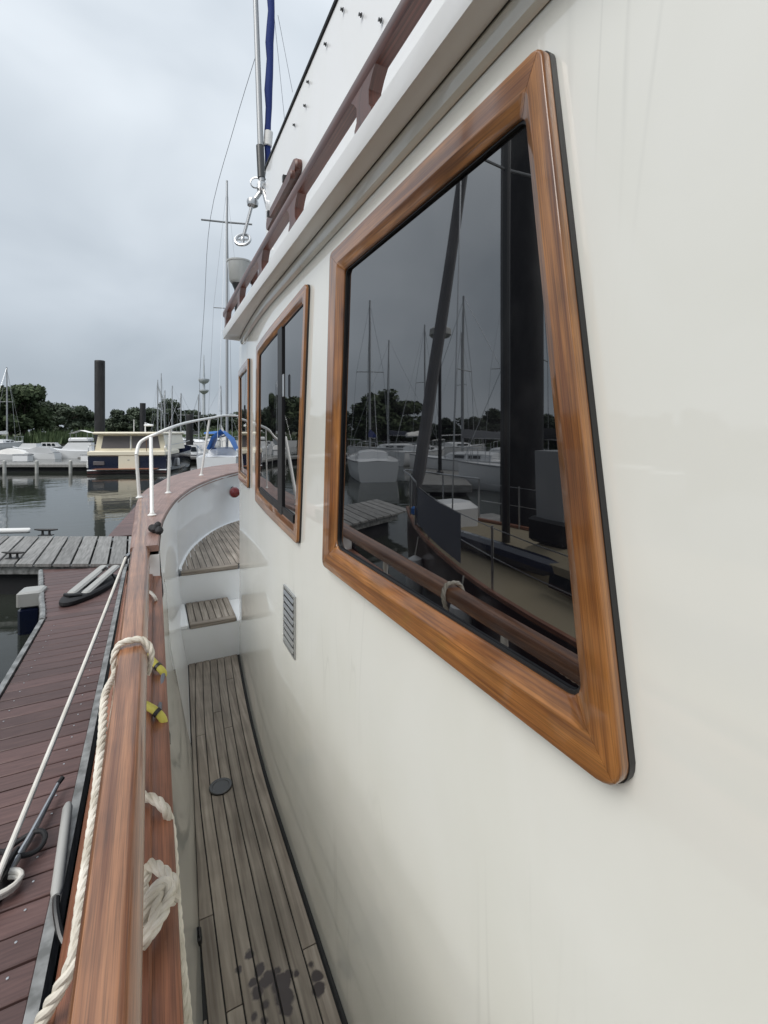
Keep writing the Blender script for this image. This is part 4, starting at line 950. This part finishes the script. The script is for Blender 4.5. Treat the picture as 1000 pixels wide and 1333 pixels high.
# far boats seen in the window reflections
def refl(px, D): p = mir(atd(px, HOR, D)); return Vector((p.x, p.y, WZ))
REFL = [(483, 26, 8.6, 'white sailboat with blue sail cover moored off the tree-lined bank', 20, 'blue_cloth'), (617, 24, 8.2, 'white sailboat with grey sail cover moored off the tree-lined bank', -25, 'sail_grey'),
        (548, 36, 9.5, 'white sailboat with pale sail cover moored off the tree-lined bank', 60, 'white_cloth'), (595, 46, 11, 'far white sailboat without sail cover off the tree-lined bank', 80, None), (515, 40, 9, 'white sailboat with dark navy sail cover off the tree-lined bank', -60, 'navy'), (728, 18, 7.5, 'small white sailboat with black sail cover off the jetty end', -35, 'black'), (655, 30, 10, 'white sailboat with bright blue sail cover off the tree-lined bank', 40, 'blue_tarp')]
for (px, D, mh, lab, a, cov) in REFL:
    sailboat('moored_sailboat', lab, refl(px, D), R(a), 8.2, 2.7, .95, mh, cover=cov, spread=0)
# jetty lamp
p = mir(atd(573, 610, 21)); t = thing('lamp_post', 'dark jetty lamp post with flat drum lamp head', 'lamp', (p.x, p.y, DZ))
hgt = 1.6-DZ+(HOR-440)/FPX*21
mb = MB(); mb.lathe([(.16, 0), (.16, .12), (.09, .2), (.075, hgt*.5), (.06, hgt)], (0, 0, 0), 12); mb.build('post', 'black', t)
mb = MB(); mb.lathe([(.06, hgt-.05), (.40, hgt+.02), (.50, hgt+.12), (.48, hgt+.38), (.30, hgt+.5), (.05, hgt+.55)], (.0, 0, 0), 18); mb.build('lamp_head', 'plastic_grey', t)
jt2 = thing('jetty', None, None, (p.x, p.y, DZ)); jt2['kind'] = 'structure'
mb = MB(); mb.bbox((4, 0, -.15), (16, 2.0, .3), .02); mb.build('deck', 'grey_plank', jt2); mb = MB(); mb.box((4, 0, -.45), (15, 1.7, .4)); mb.build('float', 'rubber', jt2)
jt2.rotation_euler = (0, 0, R(121))

# cream and navy cruiser, stern towards us
c = onz(166, 617, WZ); S_ = (c-EYE).dot(FW)/FPX
cr_ = thing('motor_cruiser', 'cream and navy motor cruiser seen from astern on open water', 'cruiser', c, -YAW+R(8))
Wd = 96*S_; hW = Wd/2
mb = MB(); rows = []
for (y, k, zt) in ((0, 1, 1.02), (2, 1.03, 1.05), (5, 1.0, 1.15), (7.5, .72, 1.35), (9.0, .06, 1.5)): rows.append([(hW*k, y, zt), (hW*k*.98, y, .15), (hW*k*.8, y, -.3), (-hW*k*.8, y, -.3), (-hW*k*.98, y, .15), (-hW*k, y, zt)])
mb.loft(rows, caps=True); mb.add([rows[0][0], rows[0][5], rows[4][5], rows[4][0]], [(0,1,2,3)]); mb.build('hull', 'navy', cr_)
mb = MB(); mb.bbox((0, .02, .10), (Wd*1.01, .12, .16), .02); mb.build('boot_stripe', 'hull_red', cr_)
mb = MB(); mb.bbox((0, .0, .22), (Wd*1.012, .14, .07), .02); mb.build('rub_stripe', 'boat_white', cr_)
mb = MB(); mb.bbox((.02*Wd, -.02, .64), (Wd*.26, .10, .80), .02); d_ = mb.build('transom_door', 'cream', cr_)
mb = MB(); mb.bbox((.02*Wd, -.075, .80), (.10, .012, .04), .004); mb.build('handle', 'chrome', d_)
mb = MB(); mb.bbox((-.36*Wd, -.01, .62), (Wd*.14, .06, .22), .02); mb.build('port_light', 'pane_grey', cr_)
mb = MB(); mb.bbox((0, 1.2, 1.17), (Wd*1.0, 2.6, .30), .06); mb.build('coaming', 'cream', cr_)
zb, zt = 1.32, 2.25
mb = MB(); rws = []
for (z, k) in ((zb, .93), (zt, .84)): rws.append([(hW*k, .5, z), (hW*k, 4.2, z), (-hW*k, 4.2, z), (-hW*k, .5, z)])
mb.loft(rws, True, True); ho = mb.build('wheelhouse', 'cream', cr_, 0)
for (x0, x1) in ((-.80, -.03), (.03, .80)):
    mb = MB(); mb.add([(hW*x0*.96, .49, zb+.12), (hW*x1*.96, .49, zb+.12), (hW*x1*.88, .488, zt-.10), (hW*x0*.88, .488, zt-.10)], [(0,1,2,3)]); mb.build('window', 'pane_grey', ho, 0)
mb = MB(); mb.bbox((0, .47, (zb+zt)/2), (.06, .05, zt-zb-.1), .01); mb.build('mullion', 'boat_white', ho)
mb = MB(); mb.bbox((0, 2.2, zt+.06), (Wd*.90, 4.4, .16), .06); rf = mb.build('roof', 'cream', cr_)
mb = MB(); mb.tube([(.25, 2, zt+.1), (.25, 2, zt+.7), (.6, 2, zt+.55)], .04, 6); mb.tube([(-.4, 2, zt+.1), (-.4, 2, zt+.9)], .02, 6); mb.bbox((.45, 2, zt+.55), (.5, .2, .12), .03); mb.build('roof_gear', 'boat_white', rf)

for sx in (-1, 1):
    mb = MB(); mb.tube(smoothpath([(sx*hW*.97, -.02, 1.0), (sx*hW*.97, -.02, 1.55), (sx*hW*.97, .4, 1.62), (sx*hW*.99, 2.5, 1.68), (sx*hW*.97, 5, 1.8)], 5), .022, 6); mb.build('side_rail', 'steel', cr_)
    for k in range(2):
        mb = MB(); mb.lathe([(.02, -.24), (.09, -.2), (.10, 0), (.09, .2), (.02, .25)], (sx*(hW+.09), .3+1.6*k, .55), 10); mb.build('fender', 'fender_white', cr_)
mb = MB(); mb.bbox((0, -.22, .30), (Wd*.8, .5, .05), .02); mb.build('swim_platform', 'low_teak', cr_)
mb = MB(); mb.tube([(hW*.5, -.05, 1.2), (hW*.52, -.25, 2.1)], .018, 6); mb.build('ensign_staff', 'varnish', cr_)
# white flybridge cruiser
def powerboat(label, px, py, wpx, heading, mats, fly=True, name='motor_cruiser', cover=None, zs=1.35):
    c = onz(px, py, WZ); s = (c-EYE).dot(FW)/FPX; L = wpx*s
    t = thing(name, label, 'motorboat', c, -YAW+heading); B = L*.30; fb = L*.11; t.scale = (1, 1, zs)
    rows = []
    for (q, k, z) in ((-.5, .85, 1), (-.1, 1, 1), (.25, .85, 1.15), (.42, .4, 1.35), (.5, .04, 1.5)): rows.append([(q*L, B/2*k, fb*z), (q*L-.02*L, B/2*k*.8, -.1), (q*L-.02*L, -B/2*k*.8, -.1), (q*L, -B/2*k, fb*z)])
    mb = MB(); mb.loft(rows, caps=True); mb.loft([[r_[0], r_[3]] for r_ in rows]); mb.build('hull', mats[0], t)
    mb = MB(); mb.loft([[(q*L, sy*(B/2*k+.015), fb*z) for (z) in (.72, .86)] for (q, k) in ((-.5, .84), (-.1, .985), (.25, .83), (.42, .39)) for sy in (-1,)]); mb.build('stripe', 'navy', t)
    if cover:
        mb = MB(); mb.loft([[(q*L, B*.46, fb), (q*L, B*.3, fb+h*L), (q*L, -B*.3, fb+h*L), (q*L, -B*.46, fb)] for (q, h) in ((-.46, .02), (-.3, .09), (.0, .12), (.2, .08), (.35, .02))], caps=True); mb.build('canvas_cover', cover, t)
        return t
    mb = MB(); z0, z1 = fb, fb+L*.13
    mb.loft([[(-.40*L, s_*B*.40, z0), (-.38*L, s_*B*.38, z1), (.08*L, s_*B*.36, z1), (.26*L, s_*B*.34, z0)] for s_ in (-1, 1)], caps=True); mb.add([(-.38*L, -B*.38, z1), (.08*L, -B*.36, z1), (.08*L, B*.36, z1), (-.38*L, B*.38, z1)], [(0,1,2,3)]); mb.add([(.08*L, -B*.36, z1), (.26*L, -B*.34, z0), (.26*L, B*.34, z0), (.08*L, B*.36, z1)], [(0,1,2,3)]); ho = mb.build('cabin', mats[1], t, 0)
    for (a, b_) in ((-.34, -.20), (-.17, -.03), (.0, .12)):
        mb = MB(); mb.add([(a*L, -B*.41, z0+.25*(z1-z0)), (b_*L, -B*.41, z0+.25*(z1-z0)), (b_*L-.02*L, -B*.40, z0+.8*(z1-z0)), (a*L, -B*.40, z0+.8*(z1-z0))], [(0,1,2,3)]); mb.build('window', 'far_glass', ho, 0)
    if fly:
        mb = MB(); mb.bbox((-.12*L, 0, z1+.04*L), (.42*L, B*.7, .07*L), .02*L); mb.build('flybridge', mats[1], t)
        mb = MB(); mb.loft([[(x*L, s_*B*.36, z) for (x, z) in ((-.34, z1+.15*L), (-.14, z1+.19*L), (.08, z1+.14*L))] for s_ in (-1, 1)]); mb.build('bimini', 'white_cloth', t)
        mb = MB(); [mb.tube([(x*L, s_*B*.34, z1+.05*L), (x*L, s_*B*.34, z1+.15*L)], .004*L, 6) for x in (-.3, .04) for s_ in (-1, 1)]; mb.build('bimini_leg', 'steel', t)
    return t
powerboat('white flybridge cruiser with peaked white canopy at the far pontoon', 98, 596, 62, R(184), ('boat_white', 'boat_white'))
powerboat('low white runabout with grey canvas cover at the far pontoon', 52, 597, 50, R(175), ('boat_white', 'boat_white'), False, 'runabout', 'boat_grey')
powerboat('white runabout with pale canvas cover at end of far pontoon', 12, 598, 46, R(188), ('boat_white', 'boat_white'), False, 'runabout', 'white_cloth')
powerboat('white day cruiser behind the pulpit of the yacht', 250, 600, 64, R(10), ('boat_white', 'boat_white'), False)
powerboat('small white cabin boat beside the pile group', 232, 594, 34, R(170), ('boat_white', 'boat_grey'), False)

powerboat('white cabin cruiser with dark windows behind the covered runabouts', 36, 590, 40, R(178), ('boat_white', 'boat_white'), False)
powerboat('grey hulled cabin cruiser moored before the reed bank', 70, 587, 34, R(5), ('boat_grey', 'boat_white'), False)
powerboat('white covered launch astern of the cream cruiser', 222, 604, 30, R(186), ('boat_white', 'boat_white'), False, 'launch', 'blue_cloth')
# far pontoon with short posts
pn = thing('pontoon', None, None, onz(60, 603, WZ+.45)); pn['kind'] = 'structure'; pn.rotation_euler = (0, 0, -YAW)
mb = MB(); mb.bbox((-2, 0, -.10), (17, 1.6, .2), .03); mb.build('deck', 'grey_plank', pn); mb = MB(); mb.box((-2, .1, -.38), (16.6, 1.2, .36)); mb.build('float', 'rubber', pn)
pn2 = thing('pontoon', None, None, onz(290, 594, WZ+.45)); pn2['kind'] = 'structure'; pn2.rotation_euler = (0, 0, -YAW)
mb = MB(); mb.bbox((4, 0, -.10), (30, 1.6, .2), .03); mb.build('deck', 'grey_plank', pn2); mb = MB(); mb.box((4, .1, -.38), (29, 1.2, .36)); mb.build('float', 'rubber', pn2)
for i, px in enumerate((6, 48, 92)):
    p = onz(px, 606, WZ+.45); mb = MB(); mb.lathe([(.09, -1.2), (.09, .25), (.05, .3)], (0, 0, 0), 10); o = mb.build('pontoon_post', 'plastic_grey'); o.location = p; tag(o, 'short grey post on near side of far pontoon', 'post', 'short posts along far pontoon')
# dock boxes on far pontoon
for (px, lab) in ((30, 'white dock box on far pontoon between the runabouts'), (118, 'white dock box on far pontoon beside the cream cruiser')):
    p = onz(px, 601, WZ+.45); t = thing('dock_box', lab, 'box', p, -YAW); mb = MB(); mb.bbox((0, 0, .22), (1.0, .5, .44), .03); mb.build('body', 'boat_white', t); mb = MB(); mb.bbox((0, 0, .47), (1.06, .56, .06), .02); mb.build('lid', 'boat_grey', t)

# piles in direct view
c = atd(130, 470, 30); pile('tall black steel pile rising behind the cream and navy cruiser', c.x, c.y, .30, c.z)
c = atd(186, 525, 70); pile('short distant black pile above the cream cruiser', c.x, c.y, .40, c.z)
c = atd(247, 540, 38); pile('dark pile standing between the white boats behind the pulpit', c.x, c.y, .28, c.z)

# sailboats ahead
t, _, _, _ = sailboat('moored_sailboat', 'white sailboat with bright blue boom tarp and tall mast ahead of the yacht', onz(294, 612, WZ), R(-14), 8.5, 2.8, 1.0, 17.0, cover=None, spread=0, rm=.085, sp=(.845, 1.55))
mb = MB(); rws = [[(s_*.9, y, 1.55), (s_*.55, y, 2.1), (0, y, 2.45+dz)] for y, dz in () for s_ in (1,)]
mb.loft([[(-.75, y, 1.35+j), (-.5, y, 2.0+j), (0, y, 2.35+j*2), (.5, y, 2.0-j), (.75, y, 1.3+j)] for y, j in ((-2.6, .1), (-1.6, -.04), (-.6, .06), (.3, 0))]); mb.build('boom_tarp', 'blue_tarp', t)
DIR = [(5, 60, 9.5, 'white_cloth', 'far sailboat with pale sail cover at left of the reed bank'), (207, 75, 9.5, 'blue_cloth', 'far sailboat with blue sail cover in the mast cluster'), (219, 72, 7.5, 'navy', 'far sailboat with navy sail cover in the mast cluster'), (229, 80, 9, 'sail_grey', 'far sailboat with grey sail cover in the mast cluster'), (240, 66, 6.5, 'white_cloth', 'far sailboat with pale sail cover in the mast cluster'), (211, 95, 13, None, 'farthest bare boomed sailboat of the mast cluster'), (256, 62, 6, 'black', 'far sailboat with black sail cover behind the pulpit'), (283, 70, 8, 'blue_tarp', 'far sailboat with bright blue sail cover behind the pulpit')]
for i, (px, D_, mh, cov, lab) in enumerate(DIR):
    c = atd(px, HOR, D_); sailboat('moored_sailboat', lab, (c.x, c.y, WZ), R(-20+37*i), 7.6, 2.6, .95, mh, cover=cov, spread=0, rm=.09)
# hoisted white sail (small dinghy) seen between the stanchions
c = onz(291, 600, WZ); t = thing('sailing_dinghy', 'small dinghy with narrow white sail beside the blue tarp boat', 'dinghy', c, R(60))
rows, TLd, TRd, hbd = hull_mesh(3.4, 1.4, .42); mb = MB(); mb.loft(rows); mb.build('hull', 'boat_white', t); mb = MB(); mb.tube([(0, .3, .2), (0, .3, 3.0)], .04, 8); mb.build('mast', 'alu', t)
mb = MB(); mb.loft([[(.0+.05*k, .27, .9+k*.5), (.02+.05*k*(1-k*.2), -.4+k*.14, .9+k*.5), (.0, -1.1+k*.33, .85+k*.5)] for k in range(5)]); mb.build('sail', 'white_cloth', t)

# telecommunications tower on the horizon
c = atd(265.5, HOR, 1500); t = thing('telecom_tower', 'slender pale telecommunications tower with two round platforms on horizon', 'tower', (c.x, c.y, WZ))
def hz(py): return 1.6-WZ+(HOR-py)/FPX*1500
mb = MB(); mb.lathe([(6.5, 0), (4.6, hz(530)), (4.2, hz(513)), (3.6, hz(487))], (0, 0, 0), 16); mb.build('shaft', 'concrete_hazed', t)
for (a, b_, r_) in ((513, 507, 15), (500, 493, 17)):
    mb = MB(); mb.lathe([(4, hz(a)), (r_*.75, hz(a-2)), (r_, hz((a+b_)/2-1)), (r_, hz(b_+.5)), (4, hz(b_))], (0, 0, 0), 20); mb.build('platform', 'concrete_hazed', t)
mb = MB(); mb.lathe([(2.6, hz(488)), (2.2, hz(478)), (.9, hz(462))], (0, 0, 0), 10); mb.build('antenna', 'concrete_hazed', t)
# dockside crane, far
c = atd(213, HOR, 420); t = thing('harbour_crane', 'pale distant harbour crane with slanted jib above trees', 'crane', (c.x, c.y, WZ))
mb = MB(); mb.tube([(0, 0, 0), (0, 0, 28)], 1.2, 6); mb.build('tower', 'concrete_hazed', t); mb = MB(); mb.tube([(3, 0, 24), (-5, 0, 44)], .8, 6); mb.build('jib', 'concrete_hazed', t)

# ================================================================== TREES
def tree_mesh(seed, kind, tall=1.0, nleaf=5200, leaf=.42):
    rg = np.random.RandomState(seed); H = 10*tall
    mb = MB(); rr_ = random.Random(seed)
    trunk = [(0, 0, -1), (.1, .05, H*.18), (.0, .15, H*.4), (.15, 0, H*.75)]; mb.tube(smoothpath(trunk, 4), [.38-.30*k/12 for k in range(13)], 8)
    cl = []
    for k in range(26):
        a = rr_.uniform(0, 6.28); z = rr_.uniform(.16, .95); rad = 4.3*math.sqrt(max(.02, 1-((z-.5)/.52)**2))*rr_.uniform(.35, .95); cl.append((math.cos(a)*rad, math.sin(a)*rad, z*H, rr_.uniform(1.0, 1.9)))
    for c in cl[:9]: mb.tube([(0, .1, H*rr_.uniform(.2, .45)), (c[0]*.5, c[1]*.5, c[2]*.75), (c[0], c[1], c[2])], [.14, .09, .03], 6)
    cl = np.array(cl); idx = rg.randint(0, len(cl), nleaf); d = rg.normal(size=(nleaf, 3)); d /= np.linalg.norm(d, axis=1)[:, None]
    rad = cl[idx, 3]*rg.uniform(.45, 1.08, nleaf)**.6; ctr = cl[idx, :3]+d*rad[:, None]*np.array([1, 1, .8])
    nrm = d+rg.normal(size=(nleaf, 3))*.6; nrm /= np.linalg.norm(nrm, axis=1)[:, None]
    u = np.cross(nrm, rg.normal(size=(nleaf, 3))); u /= np.linalg.norm(u, axis=1)[:, None]; v = np.cross(nrm, u)
    s_ = (leaf*rg.uniform(.5, 1.15, nleaf))[:, None]
    vs = np.stack([ctr-u*s_, ctr-v*s_*.6, ctr+u*s_, ctr+v*s_*.6], 1).reshape(-1, 3)
    fs = np.arange(nleaf*4).reshape(-1, 4)
    me = bpy.data.meshes.new('crown'); me.from_pydata(vs.tolist(), [], fs.tolist()); me.materials.append(MATS[kind])
    tm = mb.mesh('trunk', 40); tm.materials.append(MATS['bark']); return tm, me
PROTO = [tree_mesh(11, 'leaf_dark'), tree_mesh(12, 'leaf_dark', 1.0), tree_mesh(13, 'leaf_mid'), tree_mesh(14, 'leaf_dark', 1.0), tree_mesh(15, 'leaf_mid')]
def tree(p, h, k, label, group, wide=1.0):
    t = thing('tree', label, 'tree', p, random.uniform(0, 6.28), group); s_ = h/10.6
    a = link('trunk', PROTO[k][0], t); b_ = link('crown', PROTO[k][1], t)
    t.scale = (s_*wide, s_*wide, s_)
GZ = WZ+1.3
LAB = {108: 'dark green tree just beside the tall black pile', 146: 'dark green tree directly right behind the tall black pile', 192: 'dark green tree behind the short distant black pile', 222: 'tallest dark tree behind the cluster of masts', 268: 'dark green tree at the foot of the telecommunications tower', 52: 'dark green tree next to the mid green trees of the bank', 90: 'broad round dark tree behind the white flybridge cruiser'}
for (px, row, D_, k, wd) in [(-6,497,82,2,1.1), (14,487,82,2,1.0), (30,494,84,2,1.0), (-25,492,84,2,1.1), (52,520,104,0,1.2), (68,522,106,1,1.1), (90,518,104,3,1.25), (108,532,116,0,1.2), (124,536,118,1,1.2), (146,538,124,3,1.3), (160,532,118,0,1.2), (176,528,118,1,1.2), (192,527,116,3,1.2), (206,530,118,0,1.3), (222,518,112,1,1.2), (236,528,122,3,1.3), (252,533,124,0,1.3), (268,537,126,1,1.4), (284,535,126,3,1.4), (300,538,126,0,1.4), (318,534,124,1,1.4), (340,536,124,3,1.4), (366,532,124,0,1.4)]:
    p = atd(px, HOR, D_); h = (HOR-row)/FPX*D_+1.6-GZ
    tree((p.x, p.y, GZ-.3), h, k, 'rounded mid green tree on bank left of the far piles' if k == 2 else LAB[px] if px in LAB else 'dark green tree in the far tree line across the marina', 'mid green trees on left bank' if k == 2 else 'trees of the far tree line', wd)
for (px, row, D_, k) in [(452,505,46,2), (466,500,46,4), (482,506,48,2), (498,535,60,0), (514,545,66,1), (530,548,66,3), (560,546,62,0), (580,540,60,1), (602,528,52,3), (620,526,52,0), (638,534,52,1), (664,538,50,3), (690,535,50,0), (715,530,48,1), (740,528,48,3), (770,528,46,0), (800,528,46,1), (850,525,46,3), (910,525,46,0), (425,528,60,0), (410,530,70,1), (395,530,80,3), (380,532,90,0)]:
    p = mir(atd(px, HOR, D_)); h = (HOR-row)/FPX*D_+1.6-GZ
    if p.x > -36: p.x -= 3
    tree((p.x, p.y, GZ-.5), max(h, 3.5), k, 'tree on the side bank abeam of the dark red sailboat', 'trees of the side bank', 1.25)
# reeds along the bank: one mass
rg = np.random.RandomState(2); nR = 16000
tt = rg.uniform(0, 1, nR); bp = np.array([(-40, 15), (-37, 45), (-33, 72), (-22, 98), (5, 110), (60, 118)], float); seg = np.linalg.norm(np.diff(bp, axis=0), axis=1); cum = np.concatenate([[0], np.cumsum(seg)]); s_ = tt*cum[-1]
bx_ = np.interp(s_, cum, bp[:, 0])-rg.uniform(0, 6, nR)*.6; by_ = np.interp(s_, cum, bp[:, 1])+rg.uniform(0, 6, nR); hh = rg.uniform(1.2, 2.6, nR)*(.75+.35*np.sin(s_*.21)+.2*np.sin(s_*.77)); ww = rg.uniform(.12, .4, nR); an = rg.uniform(0, 6.28, nR)
le = rg.normal(size=(nR, 2))*.3
v0 = np.stack([bx_-np.cos(an)*ww, by_-np.sin(an)*ww, np.full(nR, WZ+.2)], 1); v1 = np.stack([bx_+np.cos(an)*ww, by_+np.sin(an)*ww, np.full(nR, WZ+.2)], 1); v2 = np.stack([bx_+le[:, 0], by_+le[:, 1], WZ+.4+hh], 1)
me = bpy.data.meshes.new('reeds'); me.from_pydata(np.stack([v0, v1, v2], 1).reshape(-1, 3).tolist(), [], np.arange(nR*3).reshape(-1, 3).tolist()); me.materials.append(MATS['leaf_pale'])
o = link('reeds', me); tag(o, 'pale green reeds and scrub along the far bank', 'reeds', kind='stuff')
